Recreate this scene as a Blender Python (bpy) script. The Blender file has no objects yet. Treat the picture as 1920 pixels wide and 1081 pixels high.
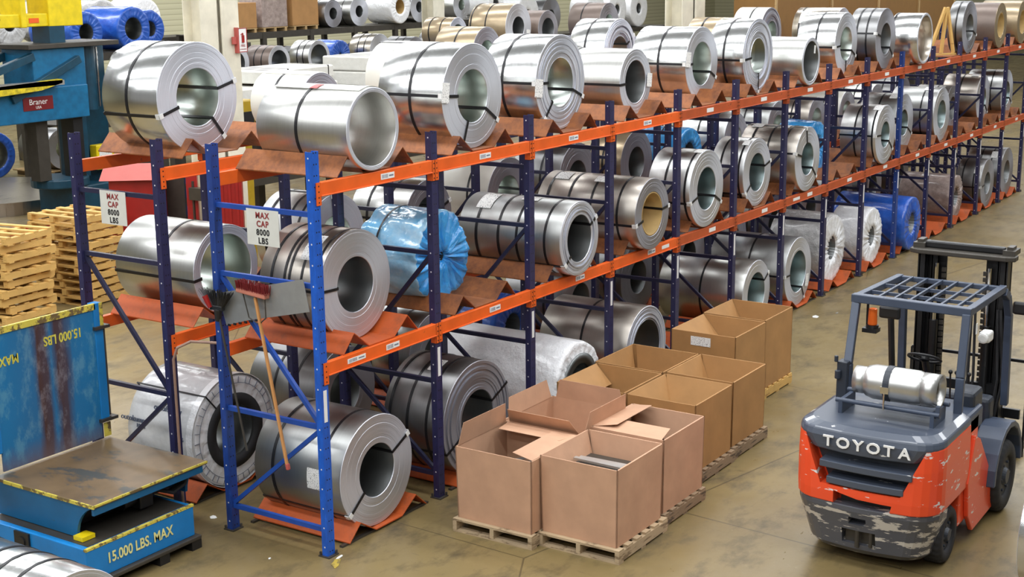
import bpy, bmesh, math, random
from mathutils import Vector, Matrix
S = bpy.context.scene
COL = S.collection
PI = math.pi
rnd = random.Random(7)

# ------------------------------------------------------------------ camera, light, exposure
cam_d = bpy.data.cameras.new('camera')
cam = bpy.data.objects.new('camera', cam_d)
COL.objects.link(cam)
S.camera = cam
YAW, PITCH, ROLL = 0.585222978, 0.224382864, -0.0115537435
_f = Vector((math.cos(YAW)*math.cos(PITCH), math.sin(YAW)*math.cos(PITCH), -math.sin(PITCH)))
_r = Vector((math.sin(YAW), -math.cos(YAW), 0))
_u = _r.cross(_f)
_r2 = _r*math.cos(ROLL) + _u*math.sin(ROLL)
_u2 = -_r*math.sin(ROLL) + _u*math.cos(ROLL)
cam.matrix_world = Matrix(((_r2.x, _u2.x, -_f.x, -9.199), (_r2.y, _u2.y, -_f.y, -8.137),
                           (_r2.z, _u2.z, -_f.z, 5.3), (0, 0, 0, 1)))
cam_d.sensor_width = 36
cam_d.lens = 2634.867/1920*36
cam_d.clip_end = 300

W = bpy.data.worlds.new('hall_ambience')
S.world = W
W.use_nodes = True
_nt = W.node_tree
_bg = _nt.nodes['Background']
_tc = _nt.nodes.new('ShaderNodeTexCoord')
_sep = _nt.nodes.new('ShaderNodeSeparateXYZ')
_rmp = _nt.nodes.new('ShaderNodeValToRGB')
_nt.links.new(_tc.outputs['Generated'], _sep.inputs[0])
_nt.links.new(_sep.outputs['Z'], _rmp.inputs[0])
_nt.links.new(_rmp.outputs[0], _bg.inputs['Color'])
_rmp.color_ramp.elements[0].position = 0.0
_rmp.color_ramp.elements[0].color = (0.60, 0.60, 0.59, 1)
_rmp.color_ramp.elements[1].position = 0.7
_rmp.color_ramp.elements[1].color = (0.42, 0.42, 0.41, 1)
_e = _rmp.color_ramp.elements.new(0.22)
_e.color = (0.19, 0.185, 0.17, 1)
_bg.inputs['Strength'].default_value = 0.42

def ceiling_lamp(x, y, ly, wx, power):
    d = bpy.data.lights.new('ceiling_strip_light', 'AREA')
    d.shape = 'RECTANGLE'; d.size = wx; d.size_y = ly; d.energy = power
    d.color = (0.96, 0.98, 1.0)
    o = bpy.data.objects.new('ceiling_strip_light', d)
    o.location = (x, y, 9.0)
    COL.objects.link(o)
for _x in (-14, -9, -4, 1, 6, 11, 16, 22, 28, 36, 46):
    ceiling_lamp(_x, 2, 26, 0.8, 990)
for _x in (4, 13, 22, 31, 40, 52, 64):
    ceiling_lamp(_x, 25, 16, 1.2, 900)  # extra strips added over the back area to brighten the far wall

S.view_settings.view_transform = 'Standard'
S.view_settings.look = 'None'
S.view_settings.gamma = 1
S.view_settings.use_curve_mapping = False
S.view_settings.exposure = 0.18
S.cycles.use_denoising = True
S.cycles.max_bounces = 6
S.cycles.diffuse_bounces = 3
S.cycles.glossy_bounces = 4
S.cycles.sample_clamp_indirect = 4

# ------------------------------------------------------------------ materials
def newmat(name):
    m = bpy.data.materials.new(name); m.use_nodes = True
    return m, m.node_tree, m.node_tree.nodes['Principled BSDF']
def N(nt, t, **kw):
    n = nt.nodes.new(t)
    for k, v in kw.items():
        if hasattr(n, k): setattr(n, k, v)
        else: n.inputs[k.replace('_', ' ')].default_value = v
    return n
def L(nt, a, b): nt.links.new(a, b)
def ramp(nt, src, stops):
    r = nt.nodes.new('ShaderNodeValToRGB')
    e = r.color_ramp.elements
    e[0].position, e[0].color = stops[0][0], tuple(stops[0][1]) + (1,)
    e[1].position, e[1].color = stops[-1][0], tuple(stops[-1][1]) + (1,)
    for p, c in stops[1:-1]:
        q = e.new(p); q.color = tuple(c) + (1,)
    L(nt, src, r.inputs[0])
    return r.outputs[0]
def srgb(r, g, b):
    f = lambda c: (c/255/12.92) if c/255 <= 0.04045 else ((c/255+0.055)/1.055)**2.4
    return (f(r), f(g), f(b))
def noise(nt, scale, stretch=(1, 1, 1), detail=4, rough=0.55, coord='Object', loc=(0, 0, 0)):
    tc = nt.nodes.new('ShaderNodeTexCoord')
    mp = nt.nodes.new('ShaderNodeMapping'); mp.inputs['Scale'].default_value = stretch
    mp.inputs['Location'].default_value = loc
    L(nt, tc.outputs[coord], mp.inputs[0])
    n = nt.nodes.new('ShaderNodeTexNoise')
    n.inputs['Scale'].default_value = scale; n.inputs['Detail'].default_value = detail
    n.inputs['Roughness'].default_value = rough
    L(nt, mp.outputs[0], n.inputs['Vector'])
    return n.outputs['Fac']
def math_(nt, op, a, b=None, clamp=False):
    n = nt.nodes.new('ShaderNodeMath'); n.operation = op; n.use_clamp = clamp
    for i, v in enumerate((a, b)):
        if v is None: continue
        if isinstance(v, (int, float)): n.inputs[i].default_value = v
        else: L(nt, v, n.inputs[i])
    return n.outputs[0]
def mix(nt, fac, a, b):
    n = nt.nodes.new('ShaderNodeMix'); n.data_type = 'RGBA'
    if isinstance(fac, (int, float)): n.inputs[0].default_value = fac
    else: L(nt, fac, n.inputs[0])
    for i, v in ((6, a), (7, b)):
        if isinstance(v, tuple): n.inputs[i].default_value = v + (1,)
        else: L(nt, v, n.inputs[i])
    return n.outputs[2]
def bump(nt, p, h, s, d=0.02):
    b = nt.nodes.new('ShaderNodeBump'); b.inputs['Strength'].default_value = s; b.inputs['Distance'].default_value = d
    L(nt, h, b.inputs['Height']); L(nt, b.outputs[0], p.inputs['Normal'])
def plain(name, c, rough=0.5, metal=0.0, var=0.12, scale=6.0, coat=0.0):
    m, nt, p = newmat(name)
    n = noise(nt, scale)
    lo = tuple(max(0, x*(1-var)) for x in c); hi = tuple(min(1, x*(1+var)) for x in c)
    L(nt, ramp(nt, n, [(0.3, lo), (0.7, hi)]), p.inputs['Base Color'])
    p.inputs['Roughness'].default_value = rough; p.inputs['Metallic'].default_value = metal
    p.inputs['Coat Weight'].default_value = coat
    return m
def steel(name, c, rough, c2=None):
    m, nt, p = newmat(name)
    fine = noise(nt, 9, (0.15, 14, 0.15), 5)
    wide = noise(nt, 1.2, (1, 1.5, 1), 3)
    c2 = c2 or tuple(x*0.8 for x in c)
    L(nt, mix(nt, fine, c2, c), p.inputs['Base Color'])
    p.inputs['Metallic'].default_value = 1.0
    r = math_(nt, 'ADD', math_(nt, 'MULTIPLY', fine, 0.12), rough - 0.06)
    L(nt, math_(nt, 'ADD', r, math_(nt, 'MULTIPLY', wide, 0.06)), p.inputs['Roughness'])
    return m
def steel_edge(name, c, rough=0.42, metal=0.75):
    # the wound edges of the sheet: fine concentric rings round the roll's own axis (local Y)
    m, nt, p = newmat(name)
    tc = nt.nodes.new('ShaderNodeTexCoord'); s = nt.nodes.new('ShaderNodeSeparateXYZ')
    L(nt, tc.outputs['Object'], s.inputs[0])
    rad = math_(nt, 'SQRT', math_(nt, 'ADD', math_(nt, 'MULTIPLY', s.outputs['X'], s.outputs['X']),
                                  math_(nt, 'MULTIPLY', s.outputs['Z'], s.outputs['Z'])))
    cb = nt.nodes.new('ShaderNodeCombineXYZ'); L(nt, rad, cb.inputs[0])
    n = nt.nodes.new('ShaderNodeTexNoise'); n.inputs['Scale'].default_value = 110; n.inputs['Detail'].default_value = 6
    n.inputs['Roughness'].default_value = 0.7
    L(nt, cb.outputs[0], n.inputs['Vector'])
    L(nt, ramp(nt, n.outputs['Fac'], [(0.30, tuple(x*0.74 for x in c)), (0.46, c), (0.7, tuple(min(1, x*1.1) for x in c))]), p.inputs['Base Color'])
    p.inputs['Metallic'].default_value = metal; p.inputs['Roughness'].default_value = rough
    tg = nt.nodes.new('ShaderNodeTangent'); tg.direction_type = 'RADIAL'; tg.axis = 'Y'
    p.inputs['Anisotropic'].default_value = 0.75; L(nt, tg.outputs[0], p.inputs['Tangent'])
    bump(nt, p, n.outputs['Fac'], 0.12, 0.01)
    return m
def worn(name, base, wear, rough=0.5, amount=0.6, scale=5, stretch=(1, 1, 1), metal=0.0, var=0.15, soft=0.06):
    m, nt, p = newmat(name)
    n1 = noise(nt, scale, stretch, 8, 0.7)
    n2 = noise(nt, 2.5)
    b = ramp(nt, n2, [(0.3, tuple(x*(1-var) for x in base)), (0.7, tuple(min(1, x*(1+var)) for x in base))])
    f = ramp(nt, n1, [(amount, (0, 0, 0)), (amount + soft, (1, 1, 1))])
    L(nt, mix(nt, f, b, wear), p.inputs['Base Color'])
    p.inputs['Roughness'].default_value = rough; p.inputs['Metallic'].default_value = metal
    return m
def paper(name):
    m, nt, p = newmat(name)
    tc = nt.nodes.new('ShaderNodeTexCoord'); mp = nt.nodes.new('ShaderNodeMapping')
    L(nt, tc.outputs['Generated'], mp.inputs[0]); mp.inputs['Scale'].default_value = (14, 14, 14)
    n = nt.nodes.new('ShaderNodeTexNoise'); n.inputs['Scale'].default_value = 1.0; n.inputs['Detail'].default_value = 2
    L(nt, mp.outputs[0], n.inputs['Vector'])
    L(nt, ramp(nt, n.outputs['Fac'], [(0.36, (0.12, 0.12, 0.13)), (0.42, (0.82, 0.82, 0.80))]), p.inputs['Base Color'])
    p.inputs['Roughness'].default_value = 0.7
    return m
def film(name, c, rough=0.12, c2=None, alpha=1.0, bs=0.5, scale=7):
    m, nt, p = newmat(name)
    n = noise(nt, scale, (1, 1, 1.2), 6, 0.65)
    c2 = c2 or tuple(min(1, x*1.5 + 0.1) for x in c)
    L(nt, ramp(nt, n, [(0.35, c), (0.75, c2)]), p.inputs['Base Color'])
    p.inputs['Roughness'].default_value = rough
    p.inputs['Coat Weight'].default_value = 0.4; p.inputs['Coat Roughness'].default_value = 0.1
    q = noise(nt, scale*.9, (1, 1, .7), 4, 0.6, loc=(2, 5, 1))
    ridge = math_(nt, 'ABSOLUTE', math_(nt, 'SUBTRACT', q, .5))
    bump(nt, p, math_(nt, 'SUBTRACT', math_(nt, 'MULTIPLY', n, .4), ridge), bs, 0.06)
    return m

M = {}
M['bright'] = steel('galvanised_steel_sheet', (0.80, 0.81, 0.80), 0.20)
M['satin'] = steel('satin_steel_sheet', (0.66, 0.66, 0.63), 0.30)
M['warm'] = steel('warm_steel_sheet', (0.55, 0.50, 0.43), 0.26)
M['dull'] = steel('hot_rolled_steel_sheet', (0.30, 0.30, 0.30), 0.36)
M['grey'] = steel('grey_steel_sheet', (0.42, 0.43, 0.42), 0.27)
M['brown'] = plain('brown_coated_sheet', srgb(118, 104, 96), 0.4, 0.3, 0.05)
M['beige'] = plain('beige_coated_sheet', srgb(168, 150, 122), 0.3, 0.55, 0.05)
M['white'] = plain('white_coated_sheet', srgb(225, 224, 214), 0.35, 0.0, 0.04)
M['shelf_bright'] = steel('smooth_galvanised_sheet', (0.70, 0.71, 0.70), 0.36)
M['shelf_warm'] = steel('smooth_bronze_grey_sheet', (0.50, 0.46, 0.41), 0.34)
M['shelf_grey'] = steel('smooth_grey_sheet', (0.46, 0.47, 0.46), 0.36)
M['bore_shade'] = steel('shaded_teal_bore', (0.24, 0.30, 0.30), 0.34)  # darker copy of the bore steel: shade of the lower tiers put into the colour
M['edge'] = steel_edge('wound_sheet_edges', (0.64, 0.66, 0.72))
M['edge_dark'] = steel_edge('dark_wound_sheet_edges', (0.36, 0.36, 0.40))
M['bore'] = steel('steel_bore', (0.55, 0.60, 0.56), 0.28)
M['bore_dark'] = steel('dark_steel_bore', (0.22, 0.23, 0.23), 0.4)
M['core'] = plain('cardboard_core', srgb(170, 140, 85), 0.7)
M['strap'] = plain('black_steel_strap', (0.012, 0.012, 0.014), 0.35, 0.2)
M['clip'] = plain('white_edge_protector', (0.72, 0.72, 0.70), 0.5)
M['paper'] = paper('printed_paper_label')
M['navy'] = None
M['orange'] = worn('orange_beam_paint', srgb(228, 96, 28), srgb(120, 60, 40), 0.42, 0.66, 9)
M['orange_dark'] = worn('weathered_orange_beam_paint', srgb(178, 78, 34), srgb(95, 50, 38), 0.5, 0.62, 9)
M['rust'] = worn('rusty_cradle_plate', srgb(150, 90, 46), srgb(96, 54, 32), 0.55, 0.40, 6, (1, 1, 1), 0.25, soft=.3)
M['cradle'] = worn('orange_cradle_paint', srgb(186, 82, 26), srgb(120, 62, 32), 0.6, 0.48, 5, (1, 1, 1), 0.0, soft=.3)
M['black'] = plain('black_metal', (0.012, 0.012, 0.013), 0.4)
M['rubber'] = plain('black_rubber', (0.018, 0.018, 0.02), 0.75)
M['white_sticker'] = plain('white_sticker', (0.8, 0.8, 0.78), 0.5, 0, 0.03)
M['sign'] = plain('white_sign_board', (0.62, 0.62, 0.57), 0.5, 0, 0.05)
M['red_ink'] = plain('dark_red_ink', (0.25, 0.03, 0.03), 0.6)
M['dark_ink'] = plain('blue_grey_print', (0.14, 0.17, 0.24), 0.6)
M['black_ink'] = plain('black_ink', (0.01, 0.01, 0.012), 0.6)
M['blue_film'] = film('light_blue_plastic_film', (0.02, 0.28, 0.74), 0.07, (0.10, 0.46, 0.88), bs=.9, scale=3.2)
M['pale_film'] = film('pale_translucent_blue_film', (0.16, 0.46, 0.74), 0.1, (0.62, 0.76, 0.82), bs=.5, scale=2.2)
M['blue_wrap'] = film('royal_blue_wrap', (0.012, 0.075, 0.42), 0.3, (0.03, 0.14, 0.58), bs=0.3)
M['white_film'] = film('white_plastic_wrap', (0.84, 0.85, 0.87), 0.3, (0.93, 0.94, 0.95), bs=0.8, scale=5)
M['silver_film'] = film('silvery_printed_film', (0.56, 0.57, 0.58), 0.2, (0.78, 0.79, 0.80), bs=0.3, scale=3)
M['grey_film'] = film('grey_protective_wrap', (0.42, 0.42, 0.42), 0.22, (0.70, 0.70, 0.69), bs=0.9, scale=5)
M['pink_wrap'] = film('pale_pinkish_wrap', srgb(140, 124, 118), 0.4, srgb(186, 168, 160), bs=0.3)
M['cardboard'] = None
M['wood'] = worn('pallet_wood', srgb(176, 146, 100), srgb(120, 92, 60), 0.75, 0.58, 4, (1, 1, 6))
M['wood_pale'] = worn('pale_pallet_wood', srgb(182, 160, 128), srgb(128, 108, 82), 0.8, 0.55, 4, (1, 1, 6))
M['wood_new'] = worn('new_pallet_wood', srgb(206, 166, 96), srgb(150, 108, 56), 0.7, 0.6, 4, (1, 1, 6))
M['wood_grey'] = worn('weathered_pallet_wood', srgb(146, 124, 98), srgb(86, 72, 58), 0.8, 0.55, 4, (1, 1, 6))
M['cream'] = worn('cream_column_paint', srgb(222, 216, 196), srgb(120, 104, 78), 0.5, 0.68, 7, (1, 1, 0.4))
M['yellow'] = plain('yellow_machine_paint', srgb(226, 200, 20), 0.4)
M['teal'] = plain('blue_machine_paint', srgb(16, 98, 140), 0.4, 0, 0.2)
M['teal_dark'] = plain('dark_blue_machine_paint', srgb(18, 62, 82), 0.4, 0, 0.2)
M['red'] = plain('red_cabinet_paint', srgb(150, 30, 26), 0.35, 0, 0.1)
M['red_lid'] = plain('faded_red_lid', srgb(178, 84, 76), 0.5, 0, 0.06)
M['dark_steel'] = plain('dark_steel', srgb(74, 70, 64), 0.45, 0.4)
M['grey_metal'] = plain('light_grey_sheet_metal', (0.35, 0.35, 0.34), 0.4, 0.5, 0.08)
M['alu'] = plain('brushed_aluminium', (0.62, 0.62, 0.60), 0.34, 0.9, 0.08)
M['chrome'] = plain('chrome', (0.7, 0.7, 0.7), 0.12, 1.0, 0.02)

def post_paint(name, c):
    # roll-formed post: pairs of punched slots in the face, round bolt holes in the flanges, painted pale for the bright hall behind
    m, nt, p = newmat(name)
    tc = nt.nodes.new('ShaderNodeTexCoord'); s = nt.nodes.new('ShaderNodeSeparateXYZ')
    L(nt, tc.outputs['Object'], s.inputs[0])
    def dots(coord, off, pitch, r):
        fz = math_(nt, 'SUBTRACT', math_(nt, 'FRACT', math_(nt, 'DIVIDE', s.outputs['Z'], pitch)), 0.5)
        dz = math_(nt, 'MULTIPLY', fz, pitch)
        dx = math_(nt, 'SUBTRACT', math_(nt, 'ABSOLUTE', coord), off)
        d = math_(nt, 'ADD', math_(nt, 'MULTIPLY', dz, dz), math_(nt, 'MULTIPLY', dx, dx))
        return math_(nt, 'LESS_THAN', d, r*r)
    a = dots(s.outputs['X'], 0.016, 0.10, 0.0075)
    geo = nt.nodes.new('ShaderNodeNewGeometry'); sn = nt.nodes.new('ShaderNodeSeparateXYZ')
    L(nt, geo.outputs['Normal'], sn.inputs[0])
    front = math_(nt, 'GREATER_THAN', math_(nt, 'ABSOLUTE', sn.outputs['Y']), 0.7)
    hole = math_(nt, 'MULTIPLY', a, front)
    b = dots(math_(nt, 'SUBTRACT', s.outputs['Y'], 0.035), 0.0, 0.19, 0.008)
    bright_hole = math_(nt, 'MULTIPLY', b, math_(nt, 'SUBTRACT', 1.0, front))  # light dots standing in for brightness seen at the flange holes
    n = noise(nt, 14, (1, 1, 0.4), 6, 0.7)
    base = ramp(nt, n, [(0.35, tuple(x*0.7 for x in c)), (0.62, c), (0.72, tuple(min(1, x*1.5+0.02) for x in c))])
    col = mix(nt, hole, base, (0.004, 0.004, 0.006))
    col = mix(nt, bright_hole, col, (0.62, 0.62, 0.66))
    L(nt, col, p.inputs['Base Color'])
    p.inputs['Roughness'].default_value = 0.42
    return m
M['navy'] = post_paint('navy_post_paint', srgb(44, 44, 84))
M['blue'] = post_paint('bright_blue_post_paint', srgb(26, 92, 196))
M['blue_mid'] = post_paint('mid_blue_post_paint', srgb(34, 66, 140))
M['navy_bar'] = plain('navy_brace_paint', srgb(34, 36, 64), 0.42)
M['blue_bar'] = plain('blue_brace_paint', srgb(30, 70, 150), 0.42)

def cardboard(name, c):
    m, nt, p = newmat(name)
    n = noise(nt, 3, (1, 1, 1), 4)
    w = noise(nt, 40, (1, 1, 0.02), 2)
    L(nt, ramp(nt, n, [(0.3, tuple(x*0.88 for x in c)), (0.7, tuple(x*1.08 for x in c))]), p.inputs['Base Color'])
    p.inputs['Roughness'].default_value = 0.75
    bump(nt, p, w, 0.15, 0.005)
    return m
M['cardboard'] = cardboard('pink_lit_kraft_cardboard', srgb(196, 154, 124))  # pinkish light on the near boxes is put into the board colour
M['cardboard_b'] = cardboard('brown_lit_kraft_cardboard', srgb(172, 128, 78))  # same board, with the yellower light on the far boxes put into the colour

# ------------------------------------------------------------------ builders
class MB:
    def __init__(s): s.b = bmesh.new()
    def box(s, c, d, rz=0, mi=0, rot=None):
        r = bmesh.ops.create_cube(s.b, size=1)
        m = Matrix.Translation(c) @ (rot if rot is not None else Matrix.Rotation(rz, 4, 'Z')) @ Matrix.Diagonal((d[0], d[1], d[2], 1))
        bmesh.ops.transform(s.b, matrix=m, verts=r['verts'])
        if mi:
            for v in r['verts']:
                for f in v.link_faces: f.material_index = mi
        return s
    def b2(s, lo, hi, mi=0):
        return s.box([(a+b)/2 for a, b in zip(lo, hi)], [abs(b-a) for a, b in zip(lo, hi)], mi=mi)
    def bar(s, a, b, w, h, mi=0):
        a, b = Vector(a), Vector(b); d = b-a
        q = d.to_track_quat('Z', 'Y').to_matrix().to_4x4()
        return s.box((a+b)/2, (w, h, d.length), rot=q, mi=mi)
    def tube(s, a, b, r, r2=None, n=16, caps=True, mi=0):
        a, b = Vector(a), Vector(b); d = b-a
        q = d.to_track_quat('Z', 'Y').to_matrix().to_4x4()
        o = bmesh.ops.create_cone(s.b, cap_ends=caps, segments=n, radius1=r, radius2=r if r2 is None else r2, depth=d.length)
        bmesh.ops.transform(s.b, matrix=Matrix.Translation((a+b)/2) @ q, verts=o['verts'])
        if mi:
            for v in o['verts']:
                for f in v.link_faces: f.material_index = mi
        return s
    def pipe(s, pts, r, n=8):
        for a, b in zip(pts, pts[1:]): s.tube(a, b, r, n=n)
        for p in pts[1:-1]: s.ball(p, r, 8)
        return s
    def ball(s, c, r, n=12, sc=(1, 1, 1)):
        o = bmesh.ops.create_uvsphere(s.b, u_segments=n, v_segments=max(6, n//2), radius=r)
        bmesh.ops.transform(s.b, matrix=Matrix.Translation(c) @ Matrix.Diagonal((*sc, 1)), verts=o['verts'])
        return s
    def prism(s, pts, d, axis='Y', mi=0):
        # pts: 2D outline; extruded by d along axis ('Y': (x,z), 'X': (y,z), 'Z': (x,y)); d = (lo, hi)
        f = {'Y': lambda p, t: (p[0], t, p[1]), 'X': lambda p, t: (t, p[0], p[1]), 'Z': lambda p, t: (p[0], p[1], t)}[axis]
        A = [s.b.verts.new(f(p, d[0])) for p in pts]; B = [s.b.verts.new(f(p, d[1])) for p in pts]
        n = len(pts); fs = [s.b.faces.new(A), s.b.faces.new(B[::-1])]
        for i in range(n): fs.append(s.b.faces.new((A[i], B[i], B[(i+1) % n], A[(i+1) % n])))
        for q in fs: q.material_index = mi
        return s
    def lathe(s, prof, n=64, closed=True, mis=None, rfun=None, soft=False):
        # prof: (radius, y) revolved about local Y
        rings = []
        for k, (r, y) in enumerate(prof):
            ring = []
            for i in range(n):
                a = 2*PI*i/n
                rr, yy = (r, y) if rfun is None else rfun(k, r, y, a)
                ring.append(s.b.verts.new((rr*math.cos(a), yy, rr*math.sin(a))))
            rings.append(ring)
        m = len(prof)
        for k in range(m if closed else m-1):
            A, B = rings[k], rings[(k+1) % m]
            for i in range(n):
                f = s.b.faces.new((A[i], A[(i+1) % n], B[(i+1) % n], B[i]))
                f.smooth = (not mis) or mis[k] != 1 or soft
                if mis: f.material_index = mis[k]
        return s
    def mesh(s, bevel=0):
        bmesh.ops.recalc_face_normals(s.b, faces=s.b.faces)
        me = bpy.data.meshes.new('mesh'); s.b.to_mesh(me); s.b.free()
        return me
    def build(s, name, mats, parent=None, loc=(0, 0, 0), rot=None, bevel=0, smooth=False):
        me = s.mesh()
        return link(name, me, mats, parent, loc, rot, bevel, smooth)
def link(name, me, mats, parent=None, loc=(0, 0, 0), rot=None, bevel=0, smooth=False):
    if not isinstance(mats, (list, tuple)): mats = [mats]
    if len(me.materials) == 0:
        for m in mats: me.materials.append(m)
    o = bpy.data.objects.new(name, me); COL.objects.link(o)
    o.location = loc
    if rot: o.rotation_euler = rot
    o.parent = parent
    if smooth:
        for p in me.polygons: p.use_smooth = True
    if bevel:
        b = o.modifiers.new('bevel', 'BEVEL'); b.width = bevel; b.segments = 2; b.limit_method = 'ANGLE'; b.angle_limit = 0.6
    return o
def thing(name, label, cat, loc=(0, 0, 0), rz=0, group=None, rot=None):
    o = bpy.data.objects.new(name, None); COL.objects.link(o)
    o.empty_display_size = 0.2
    o.location = loc; o.rotation_euler = rot or (0, 0, rz)
    return tag(o, label, cat, group)
def tag(o, label, cat, group=None):
    o['label'] = label; o['category'] = cat; o['kind'] = 'thing'
    if group: o['group'] = group
    return o
def struct(o): o['kind'] = 'structure'; return o
def copy_tree(o, parent=None, label=None, loc=None):
    c = o.copy(); COL.objects.link(c); c.parent = parent
    if label: c['label'] = label
    if loc: c.location = loc
    for ch in list(o.children): copy_tree(ch, c)
    return c
ROT_MINUS_X = Matrix(((0, 0, -1, 0), (-1, 0, 0, 0), (0, 1, 0, 0), (0, 0, 0, 1)))   # text read by someone looking along +X
ROT_MINUS_Y = Matrix(((1, 0, 0, 0), (0, 0, -1, 0), (0, 1, 0, 0), (0, 0, 0, 1)))    # text read by someone looking along +Y
def lettering(txt, size, mat, parent, loc, R, ex=0.002, sx=1.0, name='lettering', bold=0.0, spin=0.0, space=1.0):
    cu = bpy.data.curves.new('lettering', 'FONT'); cu.body = txt; cu.size = size; cu.extrude = ex; cu.offset = bold
    cu.align_x = 'CENTER'; cu.align_y = 'CENTER'; cu.space_character = space; cu.resolution_u = 3
    o = bpy.data.objects.new('lettering', cu); COL.objects.link(o)
    me = bpy.data.meshes.new_from_object(o.evaluated_get(bpy.context.evaluated_depsgraph_get()))
    bpy.data.objects.remove(o); bpy.data.curves.remove(cu)
    me.transform(R @ Matrix.Rotation(spin, 4, 'Z') @ Matrix.Diagonal((sx, 1, 1, 1)))
    me.materials.clear()
    return link(name, me, mat, parent, loc)

ORD = ['first', 'second', 'third', 'fourth', 'fifth', 'sixth', 'seventh', 'eighth', 'ninth', 'tenth', 'eleventh',
       'twelfth', 'thirteenth', 'fourteenth', 'fifteenth', 'sixteenth', 'seventeenth', 'eighteenth']

# ------------------------------------------------------------------ the hall
def floor_mat():
    m, nt, p = newmat('worn_concrete_floor')
    big = noise(nt, 0.35, (1, 1, 1), 6, 0.6)
    mid = noise(nt, 1.7, (1, 1.6, 1), 8, 0.65)
    fine = noise(nt, 14, (1, 1, 1), 8, 0.7)
    c = ramp(nt, big, [(0.3, srgb(104, 90, 60)), (0.5, srgb(124, 107, 70)), (0.7, srgb(138, 120, 80))])
    c = mix(nt, ramp(nt, mid, [(0.50, (0, 0, 0)), (0.70, (0.8, 0.8, 0.8))]), c, srgb(70, 61, 44))
    smear = noise(nt, 5, (1.6, .5, 1), 8, 0.75, loc=(1, 7, 0))
    c = mix(nt, ramp(nt, smear, [(0.60, (0, 0, 0)), (0.72, (0.6, 0.6, 0.6))]), c, srgb(52, 46, 36))
    c = mix(nt, ramp(nt, fine, [(0.62, (0, 0, 0)), (0.74, (0.5, 0.5, 0.5))]), c, srgb(168, 152, 118))
    tc = nt.nodes.new('ShaderNodeTexCoord')
    v = nt.nodes.new('ShaderNodeTexVoronoi'); v.feature = 'DISTANCE_TO_EDGE'; v.inputs['Scale'].default_value = 0.22
    mp = nt.nodes.new('ShaderNodeMapping'); L(nt, tc.outputs['Object'], mp.inputs[0])
    L(nt, mp.outputs[0], v.inputs['Vector'])
    crack = math_(nt, 'LESS_THAN', v.outputs['Distance'], 0.0016)
    c = mix(nt, math_(nt, 'MULTIPLY', crack, 0.6), c, srgb(60, 52, 38))
    L(nt, c, p.inputs['Base Color'])
    L(nt, ramp(nt, mid, [(0.3, (0.26,)*3), (0.7, (0.5,)*3)]), p.inputs['Roughness'])
    p.inputs['Specular IOR Level'].default_value = 0.5
    bump(nt, p, fine, 0.08, 0.01)
    return m
b = MB(); b.b2((-30, -30, -0.2), (90, 60, 0)); struct(b.build('floor', floor_mat()))
def siding():
    m, nt, p = newmat('cream_ribbed_wall')
    tc = nt.nodes.new('ShaderNodeTexCoord'); s = nt.nodes.new('ShaderNodeSeparateXYZ'); L(nt, tc.outputs['Object'], s.inputs[0])
    f = math_(nt, 'FRACT', math_(nt, 'MULTIPLY', s.outputs['Z'], 4.5))
    L(nt, ramp(nt, f, [(0.0, srgb(150, 146, 112)), (0.15, srgb(196, 192, 160)), (0.85, srgb(206, 202, 170))]), p.inputs['Base Color'])
    p.inputs['Roughness'].default_value = 0.6
    return m
b = MB(); b.b2((-30, 36, 0), (90, 36.3, 9)); struct(b.build('wall_back', siding()))
b = MB(); b.b2((84, -30, 0), (84.3, 36, 9)); struct(b.build('wall_right', siding()))

# ------------------------------------------------------------------ pallet rack: frames, beams, cradles
XS = [0, 1.736, 3.490, 5.253, 7.016, 8.780, 10.544, 12.284, 14.043, 15.847, 17.655, 19.404, 21.235, 23.025, 24.856, 26.65, 28.45]
YF, YR = 0.0, 1.28            # front rack: faces of front and rear posts
YF2, YR2 = 1.94, 3.17         # rear rack
ZL, ZU, ZT = 1.851, 3.485, 3.761
def post_mb(h=ZT):
    # open channel: face 0.10 wide towards -Y, two flanges with return lips
    b = MB()
    b.b2((-.05, 0, .012), (.05, .004, h)); b.b2((-.05, .004, .012), (-.046, .068, h)); b.b2((.046, .004, .012), (.05, .068, h))
    b.b2((-.046, .064, .012), (-.03, .068, h)); b.b2((.03, .064, .012), (.046, .068, h))
    return b
post_me = post_mb().mesh()
def frame_(x, yf, yr, label, group, fm, rm, bm, flip=False, tape=True):
    t = thing('upright_frame', label, 'rack frame', (x, yf, 0), group=group)
    d = yr - yf
    for y, m in ((0, fm), (d - .068, rm)):
        me = post_me.copy(); me.materials.append(M[m]); link('post', me, M[m], t, (0, y, 0))
        p = MB(); p.b2((-.07, -.03, 0), (.07, .1, .012)); p.tube((-.055, .085, .012), (-.055, .085, .045), .012, n=6); p.tube((.055, -.015, .012), (.055, -.015, .045), .012, n=6)
        p.build('foot_plate', M['dark_steel'], t, (0, y, 0))
    zs = [.25, 1.24, 2.555, 3.20]
    for z in zs:
        b = MB(); b.b2((-.02, .06, z-.022), (.02, d - .06, z+.022)); b.build('rung', M[bm], t)
    a, c = .07, d - .07
    dg = [((0, c, 2.53), (0, a, 1.27)), ((0, a, 1.21), (0, c, .28))] if flip else [((0, a, 2.53), (0, c, 1.27)), ((0, c, 1.21), (0, a, .28))]
    for p0, p1 in dg:
        b = MB(); b.bar(p0, p1, .036, .04); b.build('diagonal_brace', M[bm], t)
    if tape:
        b = MB(); b.b2((-.02, -.002, 1.30), (.025, 0, 1.60)); b.build('white_location_strip', M['white_sticker'], t)
    return t
def nth_between(k):
    return 'between the %s and %s bays' % (ORD[k-1], ORD[k])
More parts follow.
